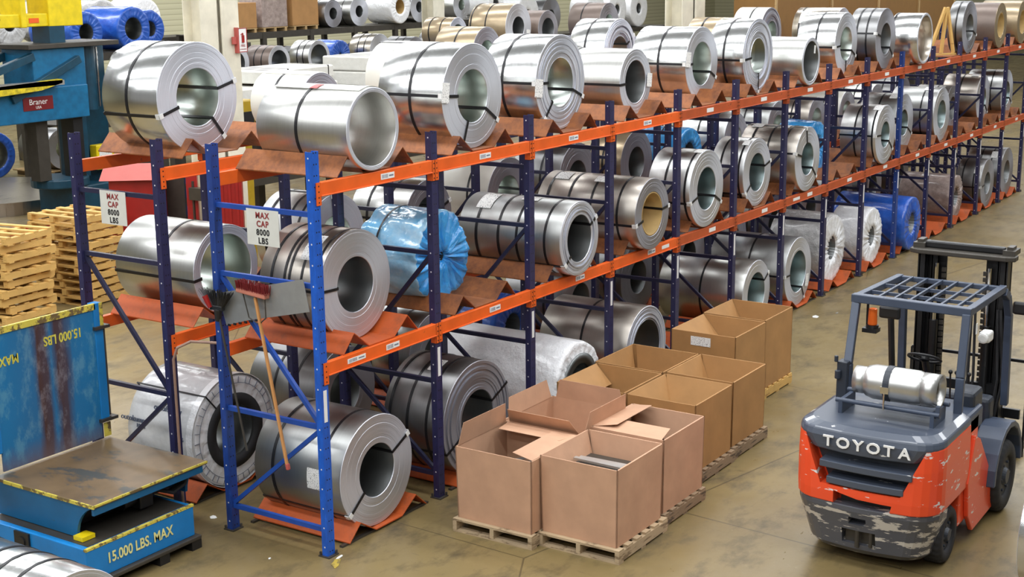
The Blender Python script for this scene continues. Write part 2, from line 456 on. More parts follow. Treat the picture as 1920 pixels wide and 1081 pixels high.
for k, x in enumerate(XS[:15]):
    lab = 'bright blue upright frame at the near end of the front rack' if k == 0 else \
          'navy upright frame %s of the front coil rack' % nth_between(k)
    fm = 'blue' if k == 0 else ('blue_mid' if k == 9 else 'navy')
    frame_(x, YF, YR, lab, 'upright frames of the front rack', fm, 'blue_mid' if k == 0 else 'navy', 'blue_bar' if k == 0 else 'navy_bar', flip=(k == 0))
for k, x in enumerate(XS):
    lab = 'navy upright frame at the near end of the rear rack, beside the stacked pallets' if k == 0 else \
          'navy upright frame %s of the rear coil rack' % nth_between(k)
    frame_(x, YF2, YR2, lab, 'upright frames of the rear rack', 'navy', 'navy', 'navy_bar', flip=(k == 0), tape=False)

def beam_(x0, x1, y, z, label, group, face=-1, stickers=(), mat='orange'):
    # box beam with a lower ledge; end brackets hook on the post faces; face = side the brackets sit on
    ln = x1 - x0 - .10
    t = thing('load_beam', label, 'rack beam', ((x0+x1)/2, y, z), group=group)
    b = MB(); y0, y1 = (-.012, .045) if face < 0 else (.02, .08)
    b.b2((-ln/2, y0, -.118), (ln/2, y1, 0)); b.b2((-ln/2, y0-.012 if face < 0 else y0, -.124), (ln/2, y1 if face < 0 else y1+.012, -.112))
    b.build('beam_profile', M[mat], t, bevel=.004)
    for s in (-1, 1):
        b = MB(); xa = s*(ln/2 + .028)
        if face < 0: b.b2((xa-.03, -.012, -.2), (xa+.022*1.0, -.004, .002)); b.b2((s*(ln/2)-.004, -.012, -.2), (s*(ln/2)+.004, .05, .002))
        else: b.b2((xa-.03, .07, -.2), (xa+.022, .078, .002)); b.b2((s*(ln/2)-.004, .01, -.2), (s*(ln/2)+.004, .078, .002))
        for zz in (-.03, -.08, -.13, -.175):
            b.tube((xa, -.012 if face < 0 else .078, zz), (xa, -.015 if face < 0 else .081, zz), .007, n=8, mi=1)
        b.build('end_bracket', [M[mat], M['black']], t)
    for (dx, w, h, txt) in stickers:
        if face < 0:
            s_ = MB(); s_.b2((dx-w/2, y0-.003, -.058-h/2), (dx+w/2, y0, -.058+h/2)); so = s_.build('barcode_label', M['white_sticker'], t)
            if txt:
                pb = MB(); rr = random.Random(int(x0*10) + int(z*10))
                xx = dx - w*.42
                while xx < dx + w*.02:
                    ww = rr.choice((.002, .003, .005)); pb.b2((xx, y0-.0036, -.058-h*.32), (xx+ww, y0-.003, -.058+h*.32)); xx += ww + rr.choice((.003, .005))
                pb.b2((dx+w*.10, y0-.0036, -.058-h*.14), (dx+w*.42, y0-.003, -.058+h*.12)); pb.build('printed_bars', M['dark_ink'], so)
    return t
for k in range(14):
    x0, x1 = XS[k], XS[k+1]
    nm = ORD[k]
    mt = 'orange' if k < 4 else 'orange_dark'
    far = k > 3
    beam_(x0, x1, YF, ZU, 'orange front load beam of the %s bay, upper level of the front rack' % nm, 'front upper beams',
          stickers=[(-.02 if k else .12, .20, .055, not far)], mat=mt)
    st = [(.12, .20, .055, not far)]
    if k in (0, 6): st.append((-.42, .26, .045, k == 0))
    if k == 3: st.append((.5, .2, .045, False))
    beam_(x0, x1, YF, ZL, 'orange front load beam of the %s bay, lower level of the front rack' % nm, 'front lower beams', stickers=st, mat=mt)
    for z, lv in ((ZU, 'upper'), (ZL, 'lower')):
        beam_(x0, x1, YR - .068, z, 'orange back load beam of the %s bay, %s level of the front rack' % (nm, lv), 'back beams of the front rack', face=1, mat=mt)
for k in range(14):
    x0, x1 = XS[k], XS[k+1]
    for z, lv in ((ZU, 'upper'), (ZL, 'lower')):
        beam_(x0, x1, YF2, z, 'orange front load beam of the %s bay, %s level of the rear rack' % (ORD[k], lv), 'front beams of the rear rack', mat='orange' if k < 2 else 'orange_dark')
        beam_(x0, x1, YR2 - .068, z, 'orange back load beam of the %s bay, %s level of the rear rack' % (ORD[k], lv), 'back beams of the rear rack', face=1, mat='orange' if k < 2 else 'orange_dark')

def cradle_mesh(w, ln, h=.17):
    # bent plate: ridge - trough - ridge, the coil lies in the trough
    b = MB(); t = .010
    top = [(-w*.5, 0), (-w*.36, h), (-w*.17, .004), (w*.17, .004), (w*.36, h), (w*.5, 0)]
    up = [(x, z + t) for x, z in top]
    b.prism(top + up[::-1], (0, ln))
    return b.mesh()
def cradle(x, y, z, ln, label, mat, group, w=1.12):
    t = link('coil_cradle', cradle_mesh(w, ln), [M[mat]], None, (x, y, z))
    return tag(t, label, 'coil cradle', group)
def floor_cradle(x, y, ln, label, mat, group, w=1.2):
    t = thing('floor_cradle', label, 'coil cradle', (x, y, 0), group=group)
    link('trough_plate', cradle_mesh(w, ln, .15), [M[mat]], t, (0, 0, .02))
    for yy in (.03, ln - .07):
        b = MB(); b.b2((-w*.56, yy, 0), (w*.56, yy+.04, .02)); b.build('skid', M['dark_steel'], t)

# ------------------------------------------------------------------ coils
def band(b, R, y0, y1, a0=0, a1=2*PI, n=64, th=.004, mi=0):
    full = abs(a1 - a0 - 2*PI) < 1e-6
    rings = []
    k = n if full else n+1
    for i in range(k):
        a = a0 + (a1-a0)*i/n
        c, s = math.cos(a), math.sin(a)
        rings.append([b.b.verts.new((r*c, y, r*s)) for r, y in ((R, y0), (R+th, y0), (R+th, y1), (R, y1))])
    m = k if full else k-1
    for i in range(m):
        A, B_ = rings[i], rings[(i+1) % k]
        for j in range(4):
            f = b.b.faces.new((A[j], A[(j+1) % 4], B_[(j+1) % 4], B_[j])); f.material_index = mi
    if not full:
        b.b.faces.new(rings[0]); b.b.faces.new(rings[-1][::-1])
def roll_mesh(R, bore, ln, seed, teles=.004, nseg=72):
    r = random.Random(seed); b = MB()
    hw = ln/2; steps = 10
    front = []
    for i in range(steps+1):
        rr = R - .004 - (R - .004 - bore - .004)*i/steps
        front.append(rr)
    prof = [(R, hw - .006), (R, -hw + .006)]; mis = [0]
    prof = []; mis = []
    prof.append((R, hw-.005)); mis.append(0)
    prof.append((R, -hw+.005)); mis.append(1)
    y = -hw
    for i, rr in enumerate(front):
        prof.append((rr, y)); mis.append(1)
        if 0 < i < steps:
            y2 = -hw + r.uniform(-teles, teles)
            prof.append((rr - .0015, y2)); mis.append(1); y = y2
    prof.append((bore, -hw+.006)); mis.append(2)
    prof.append((bore, hw-.006)); mis.append(1)
    prof.append((bore+.004, hw)); mis.append(1)
    prof.append((R-.004, hw)); mis.append(1)
    b.lathe(prof, nseg, True, mis)
    return b
def eye_strap(b, R, bore, ln, ang, w=.03, th=.004, mi=0):
    # one loop through the eye: along the outside, down both faces, along the bore
    c, s = math.cos(ang), math.sin(ang)
    t = Vector((-s, 0, c)); rad = Vector((c, 0, s)); Y = Vector((0, 1, 0)); hw = ln/2
    def plate(p, q, nrm):
        p, q = Vector(p), Vector(q)
        vs = []
        for o in (0, th):
            for base in (p, q):
                for sg in (-1, 1): vs.append(b.b.verts.new(base + nrm*o + t*sg*w/2))
        for f in ((0, 1, 3, 2), (4, 6, 7, 5), (0, 2, 6, 4), (1, 5, 7, 3), (0, 4, 5, 1), (2, 3, 7, 6)):
            q_ = b.b.faces.new([vs[i] for i in f]); q_.material_index = mi
    e = .006
    plate(rad*R - Y*(hw+e), rad*R + Y*(hw+e), rad)
    plate(rad*(bore-e) - Y*(hw+e), rad*(bore-e) + Y*(hw+e), -rad)
    plate(rad*(bore-e) - Y*(hw+e), rad*(R+th) - Y*(hw+e), -Y)
    plate(rad*(bore-e) + Y*(hw+e), rad*(R+th) + Y*(hw+e), Y)
def clip_(b, R, ln, ang, side=-1, w=.05, l=.045):
    c, s = math.cos(ang), math.sin(ang)
    rad = Vector((c, 0, s)); hw = ln/2
    rot = Matrix.Rotation(-ang, 4, 'Y')
    b.box(rad*(R+.005) + Vector((0, side*(hw - l*.45), 0)), (.008, l, w), rot=rot)
    b.box(rad*(R-.02) + Vector((0, side*(hw+.009), 0)), (.05, .006, w), rot=rot)
def patch(b, R, y0, y1, a0, a1, th=.002): band(b, R, y0, y1, a0, a1, 10, th)
def coil(x, yf, R, zb, ln, bore, label, sheet='bright', edge='edge', inner='bore', circ=(.45,), eyes=(), tags=(), core=False,
         lap=False, group=None, clips=True, teles=.0012, cat='steel coil', name='steel_coil', seed=None, nseg=72, sw=.03):
    t = thing(name, label, cat, (x, yf + ln/2, zb), group=group)
    sd = seed if seed is not None else int(abs(x*131 + yf*17 + zb*7)*10)
    o = roll_mesh(R, bore, ln, sd, teles, nseg).build('steel_roll', [M[sheet], M[edge], M[inner]], t, (0, 0, R))
    o.rotation_euler = (0, 0, 0)
    if core:
        b = MB(); hw = ln/2
        b.lathe([(bore-.002, hw-.01), (bore-.002, -hw+.004), (bore-.02, -hw+.004), (bore-.02, hw-.01)], 48, True)
        b.build('core_tube', M['core'], t, (0, 0, R)); bi = bore - .02
    else: bi = bore
    for f in circ:
        b = MB(); y = -ln/2 + f*ln
        band(b, R+.001, y-sw/2, y+sw/2); b.build('girth_strap', M['strap'], t, (0, 0, R))
    for a in eyes:
        a = math.radians(a)
        b = MB(); eye_strap(b, R+.0015, bi, ln, a, sw); b.build('eye_strap', M['strap'], t, (0, 0, R))
        if clips:
            b = MB(); clip_(b, R+.004, ln, a); b.build('edge_protector', M['clip'], t, (0, 0, R))
    for tg in tags:
        b = MB()
        if tg[0] == 'o':   # on the outside: fraction along, angle, size along, arc size
            _, f, a, wy, wa = tg; y = -ln/2 + f*ln; a = math.radians(a); da = wa/2/R
            patch(b, R+.0055, y-wy/2, y+wy/2, a-da, a+da)
        else:              # on the front face: angle, radius, width, height
            _, a, rr, w, h = tg; a = math.radians(a)
            b.box((rr*math.cos(a), -ln/2-.013, rr*math.sin(a)), (w, .002, h), rot=Matrix.Rotation(.12, 4, 'Y'))
        b.build('paper_label', M['paper'], t, (0, 0, R))
    if lap:
        b = MB(); band(b, R+.001, -ln/2+.03, ln/2-.05, math.radians(58), math.radians(112), 12, .008)
        b.build('outer_sheet_lap', M[sheet], t, (0, 0, R))
    return t
def wrapped(x, yf, R, zb, ln, bore, label, mat, group=None, pleat=.02, sag=.012, face=None, rim=None, printed=None, seed=3, straps=(), dark_core=True, cat='wrapped coil'):
    t = thing('wrapped_coil', label, cat, (x, yf + ln/2, zb), group=group)
    r = random.Random(seed); hw = ln/2
    ph = [r.uniform(0, 6.28) for _ in range(12)]
    def wob(k, rr, y, a):
        q = rr
        if rr > R*.9:
            q += sag*(math.sin(3*a+ph[0]+y*2) + .6*math.sin(7*a+ph[1]-y*5) + .5*math.sin(13*a + ph[2] + y*9))*.4
            q = min(q, R + .01)
            q = q if math.sin(a) > -.8 else min(q, R)
        yy = y
        if y < -hw*.6 and bore*1.05 < rr < R*.995:
            yy += .5*pleat*(math.sin(23*a+ph[3]+rr*9) * .5 + .4*math.sin(41*a+ph[4]) + .3*math.sin(9*a+ph[5]))*(1 if rr < R*.8 else .35)
        return q, yy
    prof = [(R*.93, hw)]
    n = max(6, int(ln/.09))
    for i in range(n+1): prof.append((R, hw - .03 - (ln-.09)*i/n))
    prof += [(R*.985, -hw+.02), (R*.95, -hw)]
    for i in range(1, 6): prof.append((R*.95 - (R*.95-bore-.03)*i/5, -hw + .004*math.sin(i)))
    prof += [(bore, -hw+.03), (bore, hw)]
    mis = [0]*len(prof)
    fi = len(prof) - 8
    for i in range(fi, len(prof)-2): mis[i] = 1
    mis[-2] = 2
    b = MB(); b.lathe(prof, 120, True, mis, wob, True)
    b.build('wrapping', [M[mat], M[face or mat], M['bore_dark' if dark_core else 'core']], t, (0, 0, R))
    if rim:
        b = MB(); b.lathe([(bore+.1, -hw-.022), (bore+.1, -hw-.012), (bore-.01, -hw+.02), (bore-.02, -hw+.02), (bore-.02, -hw-.022)], 64, True); b.build('core_ring', M[rim], t, (0, 0, R))
    for f in straps:
        b = MB(); y = -hw + f*ln; band(b, R+.012, y-.012, y+.012); b.build('girth_strap', M['strap'], t, (0, 0, R))
    return t

CR = 'cradles on the upper level'
T, G = 3.502, .036
MZ = 1.868
def bay_where(k, tier, rack='front rack'): return '%s bay of %s, %s' % (ORD[k], rack.replace(' ', '-'), tier)
UP, MID, GND = 'top tier', 'middle tier', 'floor tier'
for k in range(14):
    xc = (XS[k] + XS[k+1])/2
    if k != 10:
        cradle(xc, .02, ZU, 1.24, 'rust-brown bent plate cradle under the coil in the %s' % bay_where(k, UP), 'rust', 'cradles on the upper level of the front rack')
    cradle(xc, .02, ZL, 1.24, '%s bent plate cradle on the beams in the %s' % ('orange' if k == 0 else 'rust-brown', bay_where(k, MID)), 'cradle' if k == 0 else 'rust', 'cradles on the middle level of the front rack')
    floor_cradle(xc, .0, 1.24, 'orange floor cradle at the foot of the %s' % bay_where(k, GND), 'cradle', 'floor cradles of the front rack')
    if k < 13:
        if k < 11: cradle(xc, YF2+.02, ZU + (.05 if k == 0 else 0), 1.2, 'rust-brown bent plate cradle in the %s' % bay_where(k, UP, 'rear rack'), 'rust', 'cradles on the upper level of the rear rack')
        cradle(xc, YF2+.02, ZL, 1.2, '%s bent plate cradle in the %s' % ('orange' if k == 0 else 'rust-brown', bay_where(k, MID, 'rear rack')), 'cradle' if k == 0 else 'rust', 'cradles on the middle level of the rear rack')

cg = 'coils on the upper level of the front rack'
ta = coil(.78, -.03, .379, T, 1.09, .335, 'wide hollow silver coil with a red tag, ' + bay_where(0, UP), 'satin', inner='satin', circ=(.55,), tags=[], lap=True, group=cg)
b = MB(); patch(b, .391, -.02, .07, math.radians(96), math.radians(113)); b.build('red_tag', M['red'], ta, (0, 0, .379))
coil(2.573, .114, .53, T, .81, .267, 'big shiny steel coil with white label on its face, ' + bay_where(1, UP), 'bright', eyes=(176, -33, -112), circ=(.5,), tags=[('f', 172, .49, .12, .2)], group=cg)
coil(4.458, .22, .53, T, .72, .275, 'big shiny coil with crooked label at left, ' + bay_where(2, UP), 'bright', eyes=(178, -22, -132), circ=(.62,), tags=[('f', 184, .48, .16, .2)], group=cg, teles=.008)
coil(6.284, .25, .402, T, .95, .262, 'smaller satin coil between two taller coils, ' + bay_where(3, UP), 'satin', eyes=(182,), circ=(.8,), tags=[('f', 0, .34, .13, .17)], group=cg, inner='bore_dark', clips=False)
coil(8.35, .35, .495, T, .83, .29, 'shiny coil with label on the left of its face, ' + bay_where(4, UP), 'bright', eyes=(178, -26), circ=(.5,), tags=[('f', 170, .44, .14, .2)], group=cg)
coil(9.755, .141, .525, T, .55, .25, 'tall narrow shiny coil with rough wound edges, ' + bay_where(5, UP), 'bright', eyes=(184, -88), circ=(.55,), group=cg, teles=.014)
coil(11.30, -.05, .36, T, .95, .30, 'small thin-walled grey coil without straps, ' + bay_where(6, UP), 'satin', circ=(), tags=[('f', 60, .2, .06, .12)], inner='bore_dark', group=cg)
coil(13.45, .2, .51, T, .66, .274, 'silver coil with paper label on top, ' + bay_where(7, UP), 'bright', eyes=(184, -26, -90), circ=(.5,), tags=[('o', .35, 96, .16, .16)], group=cg)
coil(15.05, .08, .52, T, .50, .265, 'dark grey coil with two girth straps, ' + bay_where(8, UP), 'dull', edge='edge_dark', inner='bore_dark', eyes=(168, -38), circ=(.35, .7), group=cg)
coil(16.62, -.12, .455, T, .52, .41, 'mirror-bright coil with wide brownish eye, ' + bay_where(9, UP), 'bright', edge='edge', inner='warm', circ=(.94,), group=cg)
coil(19.95, .02, .52, T, .30, .26, 'narrow dark-eyed coil behind a timber brace, ' + bay_where(11, UP), 'dull', edge='edge_dark', eyes=(-20,), inner='bore_dark', group=cg)
coil(22.11, -.03, .475, T, .85, .27, 'brown coated coil with cardboard core, ' + bay_where(12, UP), 'brown', edge='beige', core=True, inner='core', circ=(), group=cg)
coil(23.95, -.03, .475, T, .85, .27, 'pale grey coated coil with cardboard core, ' + bay_where(13, UP), 'beige', edge='beige', core=True, inner='core', circ=(), group=cg)

cg = 'coils on the middle level of the front rack'
coil(.81, .27, .525, MZ, .74, .265, 'dark slit coil with pale wound face, ' + bay_where(0, MID), 'shelf_warm', circ=(.08, .3, .5, .58, .8), eyes=(178,), tags=[('o', .28, 130, .16, .3)], inner='bore_dark', group=cg, sw=.026)
coil(4.299, -.121, .427, MZ, 1.39, .269, 'long dark-silver row of slit coils with white label, ' + bay_where(2, MID), 'shelf_grey', circ=(.15, .42, .6, .82), eyes=(28, -140), tags=[('o', .8, 115, .2, .3), ('o', .42, 100, .22, .12)], inner='bore_dark', group=cg, teles=.014)
coil(6.05, -.126, .445, MZ, 1.42, .275, 'long bronze-grey pair of coils with cardboard core, ' + bay_where(3, MID), 'shelf_warm', edge='edge_dark', circ=(.18, .45, .68, .9), eyes=(192, 6), tags=[('o', .82, 110, .2, .18), ('o', .42, 112, .2, .14)], core=True, inner='core', group=cg)
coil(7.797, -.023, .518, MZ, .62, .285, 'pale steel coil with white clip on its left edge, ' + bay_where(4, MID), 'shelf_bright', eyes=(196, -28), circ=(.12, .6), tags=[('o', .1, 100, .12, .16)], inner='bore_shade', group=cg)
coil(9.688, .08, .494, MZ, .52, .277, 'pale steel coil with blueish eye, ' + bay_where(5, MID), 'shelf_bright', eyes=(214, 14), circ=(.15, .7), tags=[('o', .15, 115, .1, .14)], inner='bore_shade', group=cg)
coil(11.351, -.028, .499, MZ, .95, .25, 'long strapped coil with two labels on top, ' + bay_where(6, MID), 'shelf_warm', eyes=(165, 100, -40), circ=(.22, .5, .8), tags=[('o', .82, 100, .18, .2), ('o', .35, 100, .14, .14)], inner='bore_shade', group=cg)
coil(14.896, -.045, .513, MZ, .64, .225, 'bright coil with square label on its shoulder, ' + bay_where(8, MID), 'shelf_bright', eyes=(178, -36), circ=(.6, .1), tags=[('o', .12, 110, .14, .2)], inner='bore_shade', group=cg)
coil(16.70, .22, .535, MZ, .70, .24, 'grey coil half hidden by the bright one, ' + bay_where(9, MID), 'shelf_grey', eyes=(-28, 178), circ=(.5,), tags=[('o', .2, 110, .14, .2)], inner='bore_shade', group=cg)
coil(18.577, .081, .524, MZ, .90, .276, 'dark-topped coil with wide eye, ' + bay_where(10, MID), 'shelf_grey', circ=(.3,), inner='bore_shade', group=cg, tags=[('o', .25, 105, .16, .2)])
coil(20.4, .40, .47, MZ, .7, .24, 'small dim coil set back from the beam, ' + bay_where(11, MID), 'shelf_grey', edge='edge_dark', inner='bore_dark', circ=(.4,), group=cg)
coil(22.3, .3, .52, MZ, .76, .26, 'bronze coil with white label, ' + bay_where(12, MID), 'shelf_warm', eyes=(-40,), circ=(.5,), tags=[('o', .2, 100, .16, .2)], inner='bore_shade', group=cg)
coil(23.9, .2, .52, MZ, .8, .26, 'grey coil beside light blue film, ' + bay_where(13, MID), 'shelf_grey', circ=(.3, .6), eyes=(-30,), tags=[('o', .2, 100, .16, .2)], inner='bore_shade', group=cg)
wrapped(2.45, .45, .485, MZ, .8, .05, 'coil wrapped in crinkled light blue film, ' + bay_where(1, MID), 'pale_film', pleat=.09, sag=.05, seed=5, straps=(.65,), face='blue_film')
wrapped(13.1, .5, .45, MZ, .6, .2, 'blue film wrapped coil set back from the beam, ' + bay_where(7, MID), 'blue_film', pleat=.04, sag=.02, seed=8)

cg = 'coils on the floor level of the front rack'
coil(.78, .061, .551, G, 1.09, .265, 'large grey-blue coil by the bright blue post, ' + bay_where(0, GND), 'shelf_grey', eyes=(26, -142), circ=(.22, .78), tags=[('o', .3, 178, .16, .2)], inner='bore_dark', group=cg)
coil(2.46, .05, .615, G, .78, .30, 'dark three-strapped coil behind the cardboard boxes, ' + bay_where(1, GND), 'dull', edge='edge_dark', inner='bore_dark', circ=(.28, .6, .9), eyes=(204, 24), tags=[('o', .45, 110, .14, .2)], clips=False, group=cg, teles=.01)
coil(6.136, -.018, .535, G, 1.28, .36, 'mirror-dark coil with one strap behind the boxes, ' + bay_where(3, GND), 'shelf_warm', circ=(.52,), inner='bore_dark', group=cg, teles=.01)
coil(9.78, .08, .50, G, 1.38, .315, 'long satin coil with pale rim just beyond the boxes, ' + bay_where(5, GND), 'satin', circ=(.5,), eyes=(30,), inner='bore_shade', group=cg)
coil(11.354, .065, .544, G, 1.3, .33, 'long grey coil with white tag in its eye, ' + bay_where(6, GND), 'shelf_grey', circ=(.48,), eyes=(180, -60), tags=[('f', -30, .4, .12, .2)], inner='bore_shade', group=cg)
wrapped(13.2, .2, .59, G, .95, .2, 'coil in crinkled grey wrap with pleated face, ' + bay_where(7, GND), 'grey_film', pleat=.05, seed=11, face='white_film', group=cg)
wrapped(14.924, .113, .516, G, .65, .18, 'coil in plain off-white wrap, ' + bay_where(8, GND), 'white_film', pleat=.05, seed=12, group=cg)
wrapped(16.594, -.072, .507, G, 1.4, .2, 'coil in royal blue wrap with taped end, ' + bay_where(9, GND), 'blue_wrap', pleat=.04, seed=13, group=cg)
wrapped(20.243, .172, .473, G, 1.1, .2, 'coil in pale pinkish wrap with torn paper, ' + bay_where(11, GND), 'pink_wrap', pleat=.05, seed=14, group=cg)
coil(22.137, .049, .528, G, .55, .24, 'grey coil with two straps and white labels, ' + bay_where(12, GND), 'dull', edge='edge_dark', inner='bore_dark', circ=(.3, .75), eyes=(184,), tags=[('o', .2, 140, .14, .2)], group=cg)
coil(23.95, .1, .55, G, .8, .26, 'dark coil at the right edge of the view, ' + bay_where(13, GND), 'dull', edge='edge_dark', inner='bore_dark', circ=(.3, .6), tags=[('o', .25, 130, .14, .2)], group=cg)

# ------------------------------------------------------------------ rear rack coils
RR = 'rear rack'
cg = 'coils on the upper level of the rear rack'
coil(.66, 2.06, .535, 3.562, .77, .28, 'big gold-tinted shiny coil with crossed black straps, ' + bay_where(0, UP, RR), 'bright', eyes=(196, 14, -52), circ=(.55,), group=cg)
coil(2.75, 2.3, .345, T, .75, .20, 'half hidden white-topped coil with dark face, ' + bay_where(1, UP, RR), 'white', edge='edge_dark', inner='bore_dark', circ=(.55,), lap=True, group=cg)
coil(4.9, 2.05, .46, T, 1.0, .2, 'white coated coil behind the shiny ones, ' + bay_where(2, UP, RR), 'white', circ=(), eyes=(105,), group=cg, clips=False)
coil(10.113, 2.60, .506, T, .63, .24, 'shiny coil with stepped inner rings, ' + bay_where(5, UP, RR), 'bright', eyes=(172, 28), circ=(.55,), group=cg, teles=.03, inner='bore')
coil(14.4, 2.5, .44, T, .9, .2, 'long beige-topped coil beside the far column, ' + bay_where(7, UP, RR), 'beige', circ=(.7,), group=cg)
coil(16.18, 2.7, .503, T, .6, .25, 'white-topped coil with ragged brown edge, ' + bay_where(8, UP, RR), 'white', edge='edge_dark', circ=(.45,), group=cg, teles=.03)
coil(18.4, 2.1, .47, T, .9, .25, 'bronze mirror coil with label, ' + bay_where(10, UP, RR), 'warm', circ=(.85,), tags=[('o', .75, 140, .2, .3)], group=cg)
cg = 'coils on the middle level of the rear rack'
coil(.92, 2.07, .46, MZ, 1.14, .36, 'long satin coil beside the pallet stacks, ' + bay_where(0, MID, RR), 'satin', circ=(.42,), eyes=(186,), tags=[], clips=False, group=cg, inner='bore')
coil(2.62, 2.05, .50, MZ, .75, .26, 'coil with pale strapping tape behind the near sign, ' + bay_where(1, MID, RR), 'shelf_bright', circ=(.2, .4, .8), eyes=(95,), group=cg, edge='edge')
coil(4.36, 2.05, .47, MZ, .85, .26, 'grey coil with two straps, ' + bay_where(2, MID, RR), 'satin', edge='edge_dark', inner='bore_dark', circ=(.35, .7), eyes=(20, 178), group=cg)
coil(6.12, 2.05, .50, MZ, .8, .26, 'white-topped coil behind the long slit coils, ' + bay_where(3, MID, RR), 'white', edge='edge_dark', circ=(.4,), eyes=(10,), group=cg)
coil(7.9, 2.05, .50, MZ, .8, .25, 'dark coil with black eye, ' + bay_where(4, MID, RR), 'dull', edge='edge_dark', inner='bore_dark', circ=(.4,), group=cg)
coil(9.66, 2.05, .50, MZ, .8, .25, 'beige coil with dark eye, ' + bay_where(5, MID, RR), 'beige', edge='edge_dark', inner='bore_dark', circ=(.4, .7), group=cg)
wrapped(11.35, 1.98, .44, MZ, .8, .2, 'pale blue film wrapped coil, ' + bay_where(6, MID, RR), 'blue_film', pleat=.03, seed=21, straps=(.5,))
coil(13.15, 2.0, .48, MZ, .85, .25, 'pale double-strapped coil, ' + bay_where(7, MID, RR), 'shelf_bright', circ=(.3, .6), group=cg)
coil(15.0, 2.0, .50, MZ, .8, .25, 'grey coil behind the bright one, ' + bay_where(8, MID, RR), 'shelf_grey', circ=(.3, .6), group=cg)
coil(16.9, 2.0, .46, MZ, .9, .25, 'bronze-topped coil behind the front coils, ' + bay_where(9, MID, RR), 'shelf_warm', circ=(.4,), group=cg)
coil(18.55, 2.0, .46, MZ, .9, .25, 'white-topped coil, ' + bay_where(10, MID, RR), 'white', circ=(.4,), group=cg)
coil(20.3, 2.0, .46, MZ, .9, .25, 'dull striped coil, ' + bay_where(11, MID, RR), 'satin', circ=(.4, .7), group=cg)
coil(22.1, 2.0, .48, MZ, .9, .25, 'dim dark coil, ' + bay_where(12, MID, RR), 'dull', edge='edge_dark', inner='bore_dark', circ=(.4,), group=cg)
cg = 'coils on the floor level of the rear rack'
ow = wrapped(.84, 2.01, .595, G, .97, .30, 'white printed wrapped coil with black ring in its eye, near end of rear rack', 'silver_film', pleat=.012, sag=.004, seed=31, rim='rubber', face='white_film', straps=(), group=None)
for ad, y0, sz, tx in ((150, -.08, .085, 'outokumpu'), (196, .12, .085, 'outokumpu'), (176, -.30, .06, '100%'), (172, .26, .06, '100%'), (166, .36, .085, 'outokumpu')):
    a = math.radians(ad); n_ = Vector((math.cos(a), 0, math.sin(a))); x_ = Vector((0, -1, 0)); y_ = n_.cross(x_)
    Rm = Matrix(((x_.x, y_.x, n_.x, 0), (x_.y, y_.y, n_.y, 0), (x_.z, y_.z, n_.z, 0), (0, 0, 0, 1)))
    lettering(tx, sz, M['dark_ink'], ow, (n_.x*.604, y0, .595 + n_.z*.604), Rm, .004)
b = MB(); band(b, .599, -.485, -.40, n=64, th=.006); b.build('white_rim_band', M['white_film'], ow, (0, 0, .595))
b = MB(); eye_strap(b, .606, .31, .99, math.radians(130), .016); b.build('strap', M['strap'], ow, (0, 0, .595))
b = MB(); b.lathe([(.50, -.4895), (.50, -.4915), (.505, -.4915), (.505, -.4895)], 64, True); b.build('pleat_seam', M['dark_ink'], ow, (0, 0, .595))
rs = random.Random(9)
for i in range(36):
    a = 2*PI*i/36 + rs.uniform(-.03, .03)
    b = MB(); b.box((.535*math.cos(a), -.491, .535*math.sin(a)), (.07, .006, .004), rot=Matrix.Rotation(-a, 4, 'Y')); b.build('rim_pleat', M['dark_ink'], ow, (0, 0, .595))
floor_cradle(.84, 2.0, 1.1, 'orange floor cradle under the white printed wrapped coil', 'cradle', 'floor cradles of the rear rack')
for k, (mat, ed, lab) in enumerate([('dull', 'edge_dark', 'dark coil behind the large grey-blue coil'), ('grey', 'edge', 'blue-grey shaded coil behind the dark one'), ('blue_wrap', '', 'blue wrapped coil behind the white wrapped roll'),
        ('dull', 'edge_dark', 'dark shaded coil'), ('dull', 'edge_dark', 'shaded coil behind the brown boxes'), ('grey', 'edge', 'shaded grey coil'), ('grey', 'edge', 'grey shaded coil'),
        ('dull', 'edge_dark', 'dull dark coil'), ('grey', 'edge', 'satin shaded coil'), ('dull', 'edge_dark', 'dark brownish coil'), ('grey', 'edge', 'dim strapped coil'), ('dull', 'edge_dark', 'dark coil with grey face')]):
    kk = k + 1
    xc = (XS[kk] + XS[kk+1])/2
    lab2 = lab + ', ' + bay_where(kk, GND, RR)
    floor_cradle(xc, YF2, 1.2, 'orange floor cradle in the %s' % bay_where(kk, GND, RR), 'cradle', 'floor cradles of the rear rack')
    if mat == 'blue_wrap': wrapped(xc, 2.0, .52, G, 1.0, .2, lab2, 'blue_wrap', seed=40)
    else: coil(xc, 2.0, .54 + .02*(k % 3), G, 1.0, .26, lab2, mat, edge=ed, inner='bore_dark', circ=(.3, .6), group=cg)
wrapped(4.32, -.1, .52, G, 1.7, .28, 'long white wrapped roll with dark open end, ' + bay_where(2, GND), 'white_film', pleat=.03, sag=.02, seed=33, rim='bore_dark', straps=())

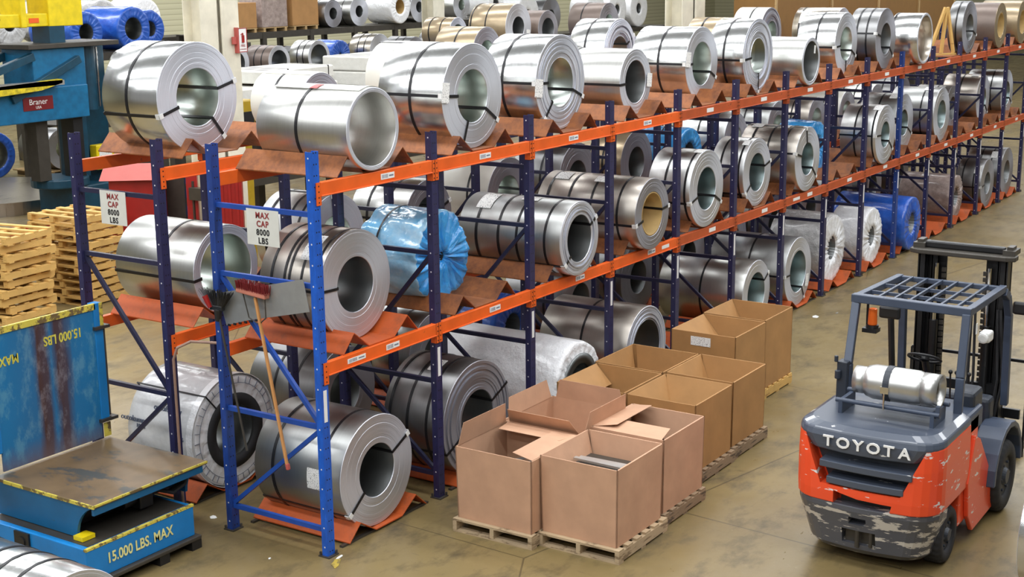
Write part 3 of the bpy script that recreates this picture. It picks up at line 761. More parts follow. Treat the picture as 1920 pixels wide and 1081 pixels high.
# ------------------------------------------------------------------ crate and timber brace on the racks
t = thing('plywood_crate', 'very large brown crate lying behind the far part of the rear rack', 'crate', (24.6, 4.0, 3.02))
M['crate'] = plain('brown_crate_board', srgb(128, 92, 42), 0.6, 0, 0.06)
b = MB(); b.b2((-6.3, -.45, .05), (6.3, .45, 1.9)); b.build('board_panel', M['crate'], t)
for x in (-6.25, -3.1, 0, 3.1, 6.25):
    b = MB(); b.b2((x-.04, -.485, 0), (x+.04, -.45, 1.9)); b.build('batten', M['wood'], t)
t = thing('timber_brace', 'pale timber A-shaped brace leaning in front of the brown crate', 'timber brace', (19.12, .28, ZU))
for a, c in (((-.22, .22, .06), (.06, .02, .95)), ((.26, -.12, .06), (.12, .0, .95)), ((.02, .05, .06), (.09, .01, .92)), ((-.26, .25, .03), (.30, -.15, .03))):
    b = MB(); b.bar(a, c, .06, .05); b.build('timber', M['wood_new'], t)
b = MB(); b.b2((-.32, -.26, 0), (.22, .8, .02)); b.build('base_board', M['rust'], t)

# ------------------------------------------------------------------ rack signs, broom, brush, sheet
def sign(y0, y1, z0, z1, label):
    yc, zc = (y0+y1)/2, (z0+z1)/2
    t = thing('capacity_sign', label, 'sign', (-.035, yc, zc))
    w, h = abs(y1-y0), z1-z0
    b = MB(); b.b2((-.004, -w/2, -h/2), (0, w/2, h/2)); b.build('sign_board', M['sign'], t)
    for i, (tx, m) in enumerate((('MAX', 'red_ink'), ('CAP', 'red_ink'), ('8000', 'black_ink'), ('LBS', 'black_ink'))):
        lettering(tx, h*.235, M[m], t, (-.006, 0, h*(.33 - .235*i)), ROT_MINUS_X, .001, .92, bold=.002, space=1.15)
sign(.425, .815, 2.875, 3.205, 'MAX CAP 8000 LBS sign hanging on the bright blue end frame')
sign(2.41, 2.775, 2.89, 3.222, 'MAX CAP 8000 LBS sign hanging on the navy end frame of the rear rack')
t = thing('push_broom', 'push broom with dark red bristles and wooden handle hanging upside down on the end frame', 'broom', (-.10, .70, 0))
b = MB(); b.bar((0, 0, 2.40), (0, -.30, .80), .028, .028); b.build('wooden_handle', plain('wooden_broom_handle', srgb(196, 140, 84), .5), t, bevel=.008)
b = MB(); b.bar((0, -.295, .86), (0, -.305, .80), .034, .034); b.build('red_handle_tip', M['red_lid'], t, bevel=.008)
b = MB(); b.box((0, .03, 2.44), (.07, .36, .05), rot=Matrix.Rotation(.09, 4, 'X')); b.build('broom_block', plain('pale_broom_block', srgb(190, 120, 100), .5), t, bevel=.01)
b = MB()
r = random.Random(2)
for i in range(22):
    for j in range(4):
        y = -.15 + .36*i/22; b.tube((-.03+.02*j, y, 2.45 + .08*(y-.03)), (-.045+.03*j + r.uniform(-.008, .008), y + r.uniform(-.008, .008), 2.535 + .08*(y-.03)), .006, .005, 5)
b.build('bristles', plain('dark_red_bristles', srgb(110, 18, 22), .6), t)
b = MB(); b.pipe([(0, .15, 2.42), (0, .09, 2.20), (0, -.03, 2.15), (0, -.12, 2.22), (0, -.12, 2.41)], .006); b.build('wire_brace', M['dark_steel'], t)
t = thing('black_broom', 'black angled broom with metal handle hanging upside down beside the red broom', 'broom', (-.12, 1.16, 0))
b = MB(); b.tube((0, 0, 2.2), (0, -.27, .90), .011, n=10); b.build('metal_handle', M['dark_steel'], t)
b = MB(); b.tube((0, .01, 2.12), (0, .0, 2.24), .028, .04, 12); b.box((0, .01, 2.25), (.05, .16, .05)); b.build('broom_head', M['black'], t, bevel=.01)
b = MB()
for i in range(46):
    u = i/45 - .5; z0 = 2.26
    for j in (-1, 0, 1):
        b.tube((j*.015, .01 + u*.15, z0), (j*.03 + r.uniform(-.01, .01), .02 + u*.40, z0 + .15 + r.uniform(-.02, .01)), .004, .003, 4)
b.build('bristles', M['black'], t)
b = MB(); b.tube((-.03, .07, 2.25), (-.04, .12, 2.36), .02, .03, 8); b.build('red_bristle_tuft', M['red'], t)
t = thing('metal_sheet', 'grey sheet-metal plate propped on the end frame behind the two brooms', 'metal plate', (-.05, .67, 2.35))
b = MB(); b.prism([(-.52, .27), (-.58, -.02), (.20, -.20), (.46, -.28), (.55, .02)], (-.004, 0), 'X'); b.build('plate', M['grey_metal'], t)
b = MB()
for i in range(6): b.box((-.006, .42 - .07*i, -.27 + .018*i), (.012, .03, .02))
b.build('hinge_edge', M['black'], t)
t = thing('air_hose', 'orange-cased cable running along the back beam and down the rear end post', 'hose', (-.03, 2.0, 0))
b = MB(); b.pipe([(0, -.10, .05), (0, -.10, 1.62), (.02, -.14, 1.74), (.1, -.25, 1.80), (.12, -.62, 1.83)], .014); b.build('hose_run', plain('grey_brown_hose', srgb(150, 120, 104), .5), t)

# ------------------------------------------------------------------ cardboard boxes on pallets
def pallet(x0, y0, w, d, label, mat, group, rz=0.0):
    t = thing('wooden_pallet', label, 'pallet', (x0, y0, 0), rz, group=group)
    # stringers run along x; boards across along y
    for j in range(3):
        b = MB(); y = -w/2 + .02 + (w-.04)*j/2; b.b2((-d/2, y-.022, .02), (d/2, y+.022, .112)); b.build('stringer', M[mat], t)
    for i in range(6):
        x = -d/2 + .05 + (d-.10)*i/5; b = MB(); b.b2((x-.048, -w/2, .112), (x+.048, w/2, .134)); b.build('deck_board', M[mat], t)
    for i in range(3):
        x = -d/2 + .05 + (d-.10)*i/2; b = MB(); b.b2((x-.045, -w/2, 0), (x+.045, w/2, .02)); b.build('bottom_board', M[mat], t)
    return t
def box_(x, y, w, d, h, label, mat, flaps=(), rz=0.0, bulge=.01, lean=0.0, inner=.5, tops=(0, 0, 0, 0)):
    # open-topped carton; w along y, d along x; flaps: list of (side, kind) side in N(far x) S(near x) E(-y) W(+y)
    t = thing('cardboard_box', label, 'cardboard box', (x, y, .135), rz, group='open cardboard boxes')
    th = .012; b = MB()
    hs, hn, he, hw = [h + q for q in tops]   # S, N, E, W wall heights
    def wall(pts, nrm):
        # pts: bottom corners and top corners of the outer face; nrm inward
        n = Vector(nrm)*th
        o = [Vector(p) for p in pts]; i = [p + n for p in o]
        V = [b.b.verts.new(p) for p in o + i]
        for f in ((0, 1, 2, 3), (7, 6, 5, 4), (0, 4, 5, 1), (1, 5, 6, 2), (2, 6, 7, 3), (3, 7, 4, 0)): b.b.faces.new([V[k] for k in f])
    X, Y = d/2, w/2; g = bulge
    wall([(-X, Y, 0), (-X, -Y, 0), (-X-g, -Y-g, hs), (-X-g, Y+g, hs)], (1, 0, 0))
    wall([(X, -Y, 0), (X, Y, 0), (X+g, Y+g, hn), (X+g, -Y-g, hn)], (-1, 0, 0))
    wall([(-X, -Y, 0), (X, -Y, 0), (X+g, -Y-g, he), (-X-g, -Y-g, he)], (0, 1, 0))
    wall([(X, Y, 0), (-X, Y, 0), (-X-g, Y+g, hw), (X+g, Y+g, hw)], (0, -1, 0))
    b.b2((-X+.01, -Y+.01, 0), (X-.01, Y-.01, .012))
    b.build('box_walls', M[mat], t)
    for side, ang, ln_, in flaps:
        # flap hinged on the top edge; ang: degrees from straight down (0 = hangs inside, 90 = flat inward, 180 = straight up)
        a = math.radians(ang); o1, o2 = math.sin(a)*ln_, -math.cos(a)*ln_
        b = MB(); q = .012
        if side in 'SN':
            s = 1 if side == 'S' else -1; hh = hs if side == 'S' else hn; x0 = -s*(X+g-q)
            p = [(x0, -Y+.02, hh), (x0, Y-.02, hh), (x0+s*o1, Y-.07, hh+o2), (x0+s*o1, -Y+.07, hh+o2)]
        else:
            s = 1 if side == 'E' else -1; hh = he if side == 'E' else hw; y0 = -s*(Y+g-q)
            p = [(-X+.02, y0, hh), (X-.02, y0, hh), (X-.07, y0+s*o1, hh+o2), (-X+.07, y0+s*o1, hh+o2)]
        p = [Vector(v) for v in p]; nn = (p[1]-p[0]).cross(p[3]-p[0]).normalized()*.004
        V = [b.b.verts.new(v) for v in p] + [b.b.verts.new(v+nn) for v in p]
        for f in ((0, 1, 2, 3), (7, 6, 5, 4), (0, 4, 5, 1), (1, 5, 6, 2), (2, 6, 7, 3), (3, 7, 4, 0)): b.b.faces.new([V[k] for k in f])
        b.build('flap', M[mat], t)
    return t
pg = 'wooden pallets under the cardboard boxes'
PY1, PY2 = -1.06, -1.93
pallet(1.56, PY1, .90, .96, 'weathered pallet under the near left box, left end of the front pair', 'wood_pale', pg, .0)
pallet(2.56, PY1, .87, .90, 'weathered pallet hidden under the flared box in the left file', 'wood_grey', pg)
pallet(1.70, PY2+.0, .86, .96, 'weathered pallet under the nearest box, right end of the front pair', 'wood_pale', pg, .0)
pallet(2.66, PY2+.05, .87, .90, 'weathered pallet under the second box of the aisle-side file', 'wood_grey', pg)
pallet(3.85, -1.66, .87, .90, 'weathered pallet under the third box of the aisle-side file', 'wood_grey', pg)
pallet(4.78, -1.64, .87, .90, 'pallet under the fourth box of the aisle-side file', 'wood_grey', pg)
pallet(3.9, -.75, .87, .90, 'hidden pallet under the third box of the rack-side file', 'wood_grey', pg)
pallet(4.83, -.72, .87, .90, 'hidden pallet under the fourth box of the rack-side file', 'wood_grey', pg)
pallet(6.05, -1.06, .87, .90, 'pallet under the tall box with a white label', 'wood_new', pg)
pallet(6.98, -1.03, .87, .90, 'yellowish new pallet under the farthest tall box', 'wood_new', pg)
bx1 = box_(1.56, PY1, .84, .86, .72, 'near left pinkish box with its left flap standing up and two flaps folded flat inward', 'cardboard', [('N', 92, .25), ('E', 95, .25), ('W', 172, .22), ('S', 12, .25)], bulge=.012)
bx2 = box_(2.52, PY1+.03, .86, .86, .72, 'pinkish box with flared rim flaps in the left file behind the near left box', 'cardboard', [('S', 215, .20), ('N', 178, .2), ('E', 188, .2), ('W', 188, .2)], bulge=.03, tops=(-.02, 0, 0, 0))
bx3 = box_(1.70, PY2+.02, .80, .86, .75, 'nearest pinkish box holding a bundle of thin metal strips', 'cardboard', [('N', 8, .3), ('E', 14, .3), ('W', 20, .3), ('S', 6, .3)], bulge=.012)
bx4 = box_(2.66, PY2+.05, .80, .86, .75, 'pinkish box on the aisle side with two top flaps folded inward, behind the strip-filled box', 'cardboard', [('S', 95, .28), ('W', 100, .26), ('N', 10, .3), ('E', 8, .3)], bulge=.012)
bx5 = box_(3.83, -1.65, .80, .88, .74, 'brown box, third of the aisle-side file, with scrap inside', 'cardboard_b', [('N', 30, .3), ('W', 30, .3), ('E', 8, .3), ('S', 10, .3)], bulge=.006)
bx6 = box_(4.78, -1.63, .80, .86, .74, 'brown box, fourth of the aisle-side file, slightly dented at its corner', 'cardboard_b', [('N', 12, .3), ('W', 25, .3), ('E', 18, .3)], bulge=.01)
bx7 = box_(3.88, -.76, .82, .86, .72, 'brown box in the rack-side file behind the flared box', 'cardboard_b', [('N', 10, .3), ('W', 50, .3), ('E', 20, .3)], bulge=.012)
bx8 = box_(4.82, -.73, .82, .86, .72, 'brown box in the rack-side file, next to the post, with its rim bowed', 'cardboard_b', [('N', 10, .3), ('W', 14, .3), ('E', 14, .3)], bulge=.03)
bx9 = box_(6.05, -1.06, .84, .88, .88, 'tall brown box with a white label on its near side', 'cardboard_b', [('N', 10, .34), ('W', 45, .34), ('E', 40, .2)], bulge=.004)
bx10 = box_(6.98, -1.03, .84, .86, .88, 'farthest tall brown box at the end of the row', 'cardboard_b', [('N', 8, .34), ('W', 30, .34), ('E', 10, .34)], bulge=.004)
b = MB(); b.b2((-.45, -.10, .72), (-.448, .16, .83)); b.build('white_label', M['paper'], bx9)
t = thing('metal_strip_bundle', 'bundle of bright metal strips lying inside the nearest box', 'metal strips', (1.74, PY2+.04, .135))
for i in range(4):
    b = MB(); b.box((-.06 + .055*i, .02*(i % 2), .575 + .012*(3-i)), (.03, .56, .02), rot=Matrix.Rotation(.02*(i-1.5), 4, 'Z')); b.build('strip', M['alu'], t)
b = MB(); b.b2((-.3, -.3, .02), (.3, .3, .55)); b.build('strip_bed', M['dark_steel'], t)
for bx, by, lab in ((1.6, PY1+.05, 'scrap metal pieces inside the near left box'), (2.66, PY2+.08, 'flat scrap strips inside the second box of the aisle-side file'), (3.85, -1.62, 'scrap offcuts inside the third box of the aisle-side file')):
    t = thing('scrap_offcuts', lab, 'metal scrap', (bx, by, .135)); r = random.Random(int(bx*100))
    b = MB(); b.b2((-.33, -.32, .013), (.33, .32, .38)); b.build('scrap_bed', M['dark_steel'], t)
    for i in range(9):
        b = MB(); b.box((r.uniform(-.2, .2), r.uniform(-.2, .2), .40 + .01*i), (.3, .05, .004), rot=Matrix.Rotation(r.uniform(-.5, .5), 4, 'Z') @ Matrix.Rotation(r.uniform(-.15, .15), 4, 'Y')); b.build('offcut', M['grey_metal'], t)

# ------------------------------------------------------------------ forklift truck
def scratched(name, base, amount, wear=(0.72, 0.72, 0.70)):
    m, nt, p = newmat(name)
    n1 = noise(nt, 4.2, (1, .55, 2.6), 7, 0.62)
    n2 = noise(nt, 9, (1, .25, 3.0), 5, 0.6, loc=(3, 1, 2))
    f = ramp(nt, n1, [(amount, (0, 0, 0)), (amount+.015, (1, 1, 1))])
    g = ramp(nt, n2, [(amount + .06, (0, 0, 0)), (amount + .075, (1, 1, 1))])
    c = mix(nt, f, base, wear); c = mix(nt, g, c, wear)
    L(nt, c, p.inputs['Base Color']); p.inputs['Roughness'].default_value = 0.34
    p.inputs['Coat Weight'].default_value = 0.3
    return m
M['fl_orange'] = scratched('scratched_orange_paint', srgb(232, 78, 40), .615)
M['fl_bumper'] = scratched('heavily_scratched_grey_paint', srgb(78, 80, 88), .555, srgb(196, 190, 180))
M['fl_cap'] = scratched('scratched_dark_grey_hood_paint', srgb(70, 78, 92), .66)
M['fl_grey'] = plain('dark_blue_grey_paint', srgb(62, 72, 90), 0.4, 0, .08)
M['fl_dark'] = plain('charcoal_plastic', srgb(44, 50, 60), 0.45, 0, .08)
FK = thing('forklift_truck', 'grey and orange gas forklift seen from behind, parked in the aisle beside the cardboard boxes', 'forklift', (2.27, -4.25, 0))
def dplan(xr, hw, xf, rc, bow, n=6):
    # plan outline, front-left round the rear to front-right: rounded rear corners, slightly bowed rear
    pts = [(xf, hw)]
    for i in range(n+1):
        a = PI/2 + (PI/2)*i/n
        pts.append((xr+rc + rc*math.cos(a), hw-rc + rc*math.sin(a)))
    for i in range(1, 4):
        y = (hw-rc)*(1 - 2*i/4); pts.append((xr - bow*(1-(y/(hw-rc))**2), y))
    for i in range(n+1):
        a = PI + (PI/2)*i/n
        pts.append((xr+rc + rc*math.cos(a), -hw+rc + rc*math.sin(a)))
    pts.append((xf, -hw))
    return pts
def loft(levels):
    b = MB(); rings = []
    for z, xr, hw, xf, rc, bow in levels: rings.append([b.b.verts.new((x, y, z)) for x, y in dplan(xr, hw, xf, rc, bow)])
    for A, B in zip(rings, rings[1:]):
        n = len(A)
        for i in range(n): b.b.faces.new((A[i], A[(i+1) % n], B[(i+1) % n], B[i]))
    b.b.faces.new(rings[0][::-1]); b.b.faces.new(rings[-1])
    return b
def cut(o, cutter):
    c = bpy.data.objects.new('cutter', cutter); COL.objects.link(c); c.parent = o.parent; c.location = o.location
    md = o.modifiers.new('cut', 'BOOLEAN'); md.object = c; md.operation = 'DIFFERENCE'; md.solver = 'EXACT'
    bpy.context.view_layer.update()
    me = bpy.data.meshes.new_from_object(o.evaluated_get(bpy.context.evaluated_depsgraph_get()))
    o.modifiers.clear(); o.data = me
    bpy.data.objects.remove(c)
# lower bumper of the counterweight
lo = loft([(.11, .15, .50, .75, .22, .03), (.17, .09, .56, .75, .26, .03), (.40, .04, .62, .55, .28, .03), (.55, .0, .655, .42, .28, .03), (.60, .0, .66, .42, .28, .03)]).build('bumper', [M['fl_bumper'], M['black']], FK, (0, .035, 0), bevel=.012)
c = MB(); c.b2((-.1, -.14, .22), (.16, .17, .36)); c.b2((-.1, -.06, .42), (.12, .1, .49)); cut(lo, c.mesh())
b = MB(); b.b2((.1, -.16, .2), (.14, .19, .4)); b.tube((.04, .06, .20), (.04, .06, .36), .022, n=10); b.tube((.05, -.06, .22), (.05, -.06, .36), .018, n=10); b.build('tow_pin', M['dark_steel'], FK)
# orange middle
mid = loft([(.60, -.012, .665, 1.0, .28, .03), (.70, -.015, .67, 1.0, .28, .03), (1.0, .0, .67, 1.0, .26, .03), (1.20, .02, .665, 1.0, .25, .03)]).build('counterweight', [M['fl_orange']], FK, (0, .035, 0), bevel=.012)
c = MB(); c.prism([(.37, .76), (-.36, .76), (-.50, 1.08), (-.56, 1.22), (.56, 1.22), (.50, 1.08)], (-.2, .17), 'X'); cut(mid, c.mesh())
c = MB(); c.prism([(.24, .58), (-.27, .58), (-.29, .67), (.02, .68), (.24, .72)], (-.2, .12), 'X'); cut(mid, c.mesh())
b = MB(); b.prism([(.24, .60), (-.27, .60), (-.28, .655), (.02, .665), (.235, .70)], (.08, .11), 'X'); b.build('tow_hole', M['black'], FK)
# vent recess: dark back plate and two curved louvres
b = MB(); b.prism([(.37, .765), (-.36, .765), (-.50, 1.08), (-.55, 1.2), (.55, 1.2), (.50, 1.08)], (.13, .17), 'X'); b.build('vent_back', M['fl_dark'], FK)
for z, w, x in ((.775, .35, .0), (.92, .42, -.0)):
    b = MB(); q = [(-x - .02 - .025*(1-(i/4-1)**2), w*(1-i/4)) for i in range(9)]
    b.prism(q + [(.15, -w), (.15, w)], (z, z+.065), 'Z'); b.build('vent_louvre', M['fl_cap'], FK, bevel=.008)
# grey hood cap with the name on it
cap = loft([(1.07, .025, .50, .9, .12, .04), (1.12, .02, .56, .95, .16, .04), (1.20, .015, .667, 1.0, .25, .035), (1.26, .035, .655, 1.0, .25, .035), (1.30, .10, .58, 1.0, .25, .03)]).build('hood_cap', [M['fl_cap']], FK, (0, .035, 0), bevel=.015)
for i, ch in enumerate('TOYOTA'):
    yy = .345 - .138*i
    lettering(ch, .135, M['white_sticker'], FK, (-.026 + .06*yy*yy, yy, 1.165), ROT_MINUS_X, .006, 1.15, name='name_letter', bold=.003)
b = MB()
b.prism([(.95, .64), (1.12, 1.06), (1.30, .98), (1.95, .30), (2.0, .12), (1.20, .10), (1.02, .30)], (-.645, -.60), 'Y'); b.prism([(.95, .64), (1.12, 1.06), (1.30, .98), (1.95, .30), (2.0, .12), (1.20, .10), (1.02, .30)], (.60, .645), 'Y')
b.b2((.85, -.60, .25), (2.0, .60, .62)); b.b2((.9, -.6, .6), (1.35, .6, 1.2)); b.build('chassis', M['fl_orange'], FK, bevel=.01)
b = MB(); b.b2((1.0, -.6, 1.05), (1.5, .6, 1.26)); b.b2((1.3, -.5, .55), (2.1, .5, .66)); b.build('engine_hood', M['fl_grey'], FK, bevel=.03)
for y in (-.64, .46):
    b = MB(); b.b2((1.75, y, .30), (2.05, y+.18, .34)); b.build('step_plate', M['dark_steel'], FK, bevel=.008)
for s in (-1, 1):
    b = MB(); pts = [(1.62 + .50 + .52*math.cos(a), .40 + .52*math.sin(a)) for a in [PI*i/10 for i in range(11)]]
    pin = [(2.12 + .46*math.cos(a), .40 + .46*math.sin(a)) for a in [PI*i/10 for i in range(10, -1, -1)]]
    b.prism(pts + pin, (s*.46 if s > 0 else -.72, .72 if s > 0 else -.46), 'Y'); b.build('front_fender', M['fl_grey'], FK, bevel=.012)
def wheel(x, y, r, w, name='wheel'):
    b = MB(); prof = [(r*.55, -w/2+.02), (r*.62, -w/2), (r*.9, -w/2), (r*.985, -w/2+.03), (r, -w/2+.05), (r, w/2-.05), (r*.985, w/2-.03), (r*.9, w/2), (r*.62, w/2), (r*.55, w/2-.02)]
    def tread(k, rr, yy, a):
        if 3 <= k <= 6: rr -= .010*(1 if math.sin(26*a + yy*20) > .3 else 0)
        return rr, yy
    b.lathe(prof, 104, True, None, tread); o = b.build('wheel', M['rubber'], FK, (x, y, r))
    b = MB(); s = -1 if y < 0 else 1
    b.tube((0, -w/2+.03, 0), (0, w/2-.03, 0), r*.57, n=32); b.tube((0, s*(w/2-.03), 0), (0, s*(w/2+.005), 0), r*.26, r*.2, n=20)
    for i in range(6): b.tube((r*.4*math.cos(i*PI/3), s*(w/2-.03), r*.4*math.sin(i*PI/3)), (r*.4*math.cos(i*PI/3), s*(w/2-.01), r*.4*math.sin(i*PI/3)), .014, n=6)
    b.build('wheel_rim', M['fl_dark'], o)
wheel(.58, -.50, .27, .20); wheel(.58, .50, .27, .20)
wheel(2.12, -.585, .36, .25); wheel(2.12, .585, .36, .25)
b = MB(); b.b2((.5, -.4, .2), (.66, .4, .36)); b.b2((2.05, -.46, .3), (2.2, .46, .42)); b.build('axle', M['black'], FK)
# overhead guard
GZ = 2.2
def leg(pts, w, h): 
    b = MB()
    for p, q in zip(pts, pts[1:]): b.bar(p, q, w, h)
    for p in pts[1:-1]: b.ball(p, w*.52, 10)
    b.build('guard_leg', M['fl_grey'], FK, bevel=.008)
leg([(.92, .53, 1.2), (.93, .53, 1.62), (1.22, .575, GZ-.02)], .075, .09)
leg([(.96, -.51, 1.2), (1.0, -.505, 1.62), (1.14, -.49, GZ-.02)], .075, .09)
for s in (-1, 1):
    leg([(2.28, s*.52, GZ-.03), (2.40, s*.525, GZ-.10), (2.50, s*.53, GZ-.30), (2.56, s*.53, .95)], .07, .08)
    b = MB(); b.bar((1.16, s*.535+.04, GZ), (2.30, s*.51, GZ), .07, .065); b.build('guard_rail', M['fl_grey'], FK, bevel=.008)
b = MB(); b.bar((1.16, -.53, GZ), (1.20, .61, GZ), .085, .08); b.build('guard_crossbar', M['fl_grey'], FK, bevel=.008)
b = MB(); b.bar((2.26, -.52, GZ), (2.26, .55, GZ), .05, .05); b.build('guard_crossbar', M['fl_grey'], FK, bevel=.008)
for i in range(1, 7):
    y = -.52 + 1.04*i/7; b = MB(); b.b2((1.2, y-.011, GZ), (2.26, y+.011, GZ+.03)); b.build('guard_bar', M['fl_grey'], FK)
for x in (1.48, 1.82):
    b = MB(); b.b2((x-.011, -.52, GZ-.01), (x+.011, .52, GZ+.022)); b.build('guard_bar', M['fl_grey'], FK)
# gas bottle, its cradle and strap
tank = MB(); R0 = .158
tank.lathe([(0.001, -.30), (.09, -.295), (.14, -.26), (R0, -.20), (R0, .20), (.14, .26), (.09, .295), (.001, .30)], 40, False)
tank = tank.build('gas_bottle', M['alu'], FK, (.56, -.06, 1.60))
b = MB(); b.lathe([(.135, -.40), (.15, -.405), (.15, -.25), (.135, -.25)], 36, True); b.build('valve_collar', M['alu'], tank)
b = MB(); b.lathe([(.115, .26), (.125, .26), (.125, .375), (.115, .375)], 36, True); b.build('foot_ring', M['alu'], tank)
b = MB(); b.tube((0, -.30, 0), (0, -.37, 0), .03, n=12); b.box((0, -.36, .05), (.03, .03, .08)); b.build('valve', M['dark_steel'], tank)
b = MB(); band(b, R0+.001, -.025, .03, math.radians(-60), math.radians(240), 40, .006); b.build('strap', M['fl_dark'], tank, (0, .05, 0))
b = MB(); b.box((-.165, .055, -.02), (.02, .075, .06)); b.pipe([(-.17, .055, -.05), (-.175, .055, -.20)], .009); b.build('strap_buckle', M['chrome'], tank)
b = MB(); b.tube((.42, .45, 1.42), (.42, -.50, 1.42), .022, n=10); b.tube((.72, .45, 1.44), (.72, -.50, 1.44), .022, n=10)
b.b2((.40, -.46, 1.28), (.75, -.42, 1.43)); b.b2((.40, .38, 1.28), (.75, .42, 1.43)); b.b2((.42, -.50, 1.38), (.46, -.46, 1.50)); b.build('bottle_cradle', M['fl_grey'], FK, bevel=.006)
b = MB(); b.b2((.82, .50, 1.28), (.95, .60, 1.66)); b.tube((.80, .58, 1.58), (.80, .58, 1.50), .03, n=10); b.tube((.8, .6, 1.66), (.8, .6, 1.72), .02, n=8); b.build('swing_bracket', M['fl_dark'], FK, bevel=.01)
# beacon, mirrors, steering, seat, levers
b = MB(); b.tube((1.30, .44, 1.93), (1.30, .44, 2.09), .045, .04, 18); m_, nt_, p_ = newmat('orange_lens'); p_.inputs['Base Color'].default_value = (.9, .16, .02, 1); p_.inputs['Roughness'].default_value = .15; b.build('beacon_lens', m_, FK, bevel=.008)
b = MB(); b.tube((1.30, .44, 1.90), (1.30, .44, 1.93), .06, n=18); b.b2((1.29, .48, 1.9), (1.31, .5, 2.16)); b.b2((1.24, .38, 1.86), (1.36, .52, 1.9)); b.build('beacon_base', M['black'], FK)
for x, y, z in ((2.05, .52, 1.88), (2.3, -.72, 2.02)):
    b = MB(); b.box((x, y, z), (.05, .22, .13)); b.build('mirror', M['black'], FK, bevel=.025)
b = MB(); b.tube((2.08, .47, 1.15), (2.06, .51, 1.84), .032, n=10); b.build('mirror_post', M['black'], FK)
b = MB(); b.lathe([(.155 + .013*math.cos(a), .013*math.sin(a)) for a in [2*PI*i/8 for i in range(8)]], 40, True)
for a in (0, 2.1, 4.2): b.tube((0, 0, 0), (.155*math.cos(a), 0, .155*math.sin(a)), .010, n=6)
b.tube((0, -.02, 0), (0, .02, 0), .05, n=16)
st = b.build('steering_wheel', M['black'], FK, (1.66, .03, 1.57), (math.radians(90), 0, math.radians(90)))
st.rotation_euler = (math.radians(62), 0, math.radians(-90))
b = MB(); b.tube((1.68, .03, 1.55), (2.12, .03, .8), .035, n=10); b.build('steering_column', M['black'], FK)
b = MB(); b.b2((1.05, -.24, 1.2), (1.5, .24, 1.30)); b.build('seat', M['black'], FK, bevel=.04)
b = MB(); b.b2((1.3, -.56, 1.18), (1.62, -.36, 1.40)); b.build('arm_console', M['fl_dark'], FK, bevel=.04)
for i in range(4):
    b = MB(); b.tube((1.95, -.16 - .06*i, .95), (1.90, -.16 - .06*i, 1.38), .009, n=6); b.ball((1.90, -.16 - .06*i, 1.40), .022); b.build('control_lever', M['black'], FK)
b = MB(); b.b2((2.1, -.5, .6), (2.3, .5, 1.12)); b.build('dashboard', M['fl_dark'], FK, bevel=.04)
b = MB(); b.box((1.42, -.60, 1.93), (.16, .10, .10)); b.tube((1.34, -.60, 1.93), (1.30, -.60, 1.93), .05, n=14); b.build('work_lamp', M['clip'], FK, bevel=.02)
b = MB(); b.b2((1.16, -.575, 2.0), (1.2, -.57, 2.1)); b.build('warning_sticker', M['white_sticker'], FK)
# mast
MX = 2.72
for s in (-1, 1):
    for dx, w, y0 in ((0, .09, .44), (.10, .08, .34)):
        b = MB(); b.b2((MX+dx-.06, s*y0-.012, .08), (MX+dx+.06, s*y0+.012, 2.44)); b.b2((MX+dx-.06, s*(y0-.03)-.03, .08), (MX+dx-.045, s*(y0-.03)+.03, 2.44)); b.b2((MX+dx+.045, s*(y0-.03)-.03, .08), (MX+dx+.06, s*(y0-.03)+.03, 2.44)); b.build('mast_channel', M['black'], FK)
    b = MB(); b.b2((MX+.10, min(s*.20, s*.45), .1), (MX+.12, max(s*.20, s*.45), 2.42)); b.build('mast_web', M['black'], FK)
    b = MB(); b.tube((MX-.02, s*.27, .3), (MX-.02, s*.27, 1.7), .045, n=14); b.build('lift_cylinder', M['black'], FK)
    b = MB(); b.tube((MX-.02, s*.27, 1.7), (MX-.02, s*.27, 2.30), .022, n=10); b.build('cylinder_rod', M['chrome'], FK)
    b = MB()
    for i in range(22): b.b2((MX+.03, s*.21-.02, .9 + .062*i), (MX+.05, s*.21+.02, .9 + .062*i + .045))
    b.build('lift_chain', M['dark_steel'], FK)
b = MB(); b.prism([(-.10, .53), (.02, .53), (.10, .45), (.10, -.45), (.02, -.53), (-.10, -.53), (-.14, -.44), (-.14, .44)], (2.40, 2.45), 'Z')
b.build('mast_top_plate', M['dark_steel'], FK, (MX, 0, 0), bevel=.01)
b = MB(); b.b2((MX-.02, -.40, 2.45), (MX+.06, .40, 2.52)); b.build('top_tie_bar', M['black'], FK, bevel=.015)
for s in (-1, 1):
    b = MB(); b.b2((MX-.06, s*.45-.06, 2.45), (MX+.16, s*.45+.06, 2.50)); b.b2((MX-.02, s*.45-.03, 2.5), (MX+.12, s*.45+.03, 2.53)); b.build('mast_top_bracket', M['dark_steel'], FK)
for z in (.5, 1.05):
    b = MB(); b.b2((MX-.04, -.46, z-.05), (MX+.02, .46, z+.05)); b.build('mast_crossmember', M['black'], FK)
for k in range(5):
    y = -.10 - .035*k if k < 3 else -.30 - .03*k
    b = MB(); b.pipe([(MX-.15, y, .7), (MX-.18, y - .02*k, 1.2), (MX-.10, y, 1.9)], .014); b.build('hydraulic_hose', M['rubber'], FK)
b = MB()
for z in (.35, .75): b.b2((MX+.2, -.60, z-.05), (MX+.24, .60, z+.05))
b.build('fork_carriage', M['black'], FK)
b = MB(); b.bar((MX+.22, -.95, 1.32), (MX+.22, .55, 1.32), .03, .03)
for y in (-.95, -.65, -.35, -.05, .25, .55): b.bar((MX+.22, y, .3), (MX+.22, y, 1.32), .022, .022)
b.build('load_backrest', M['black'], FK)
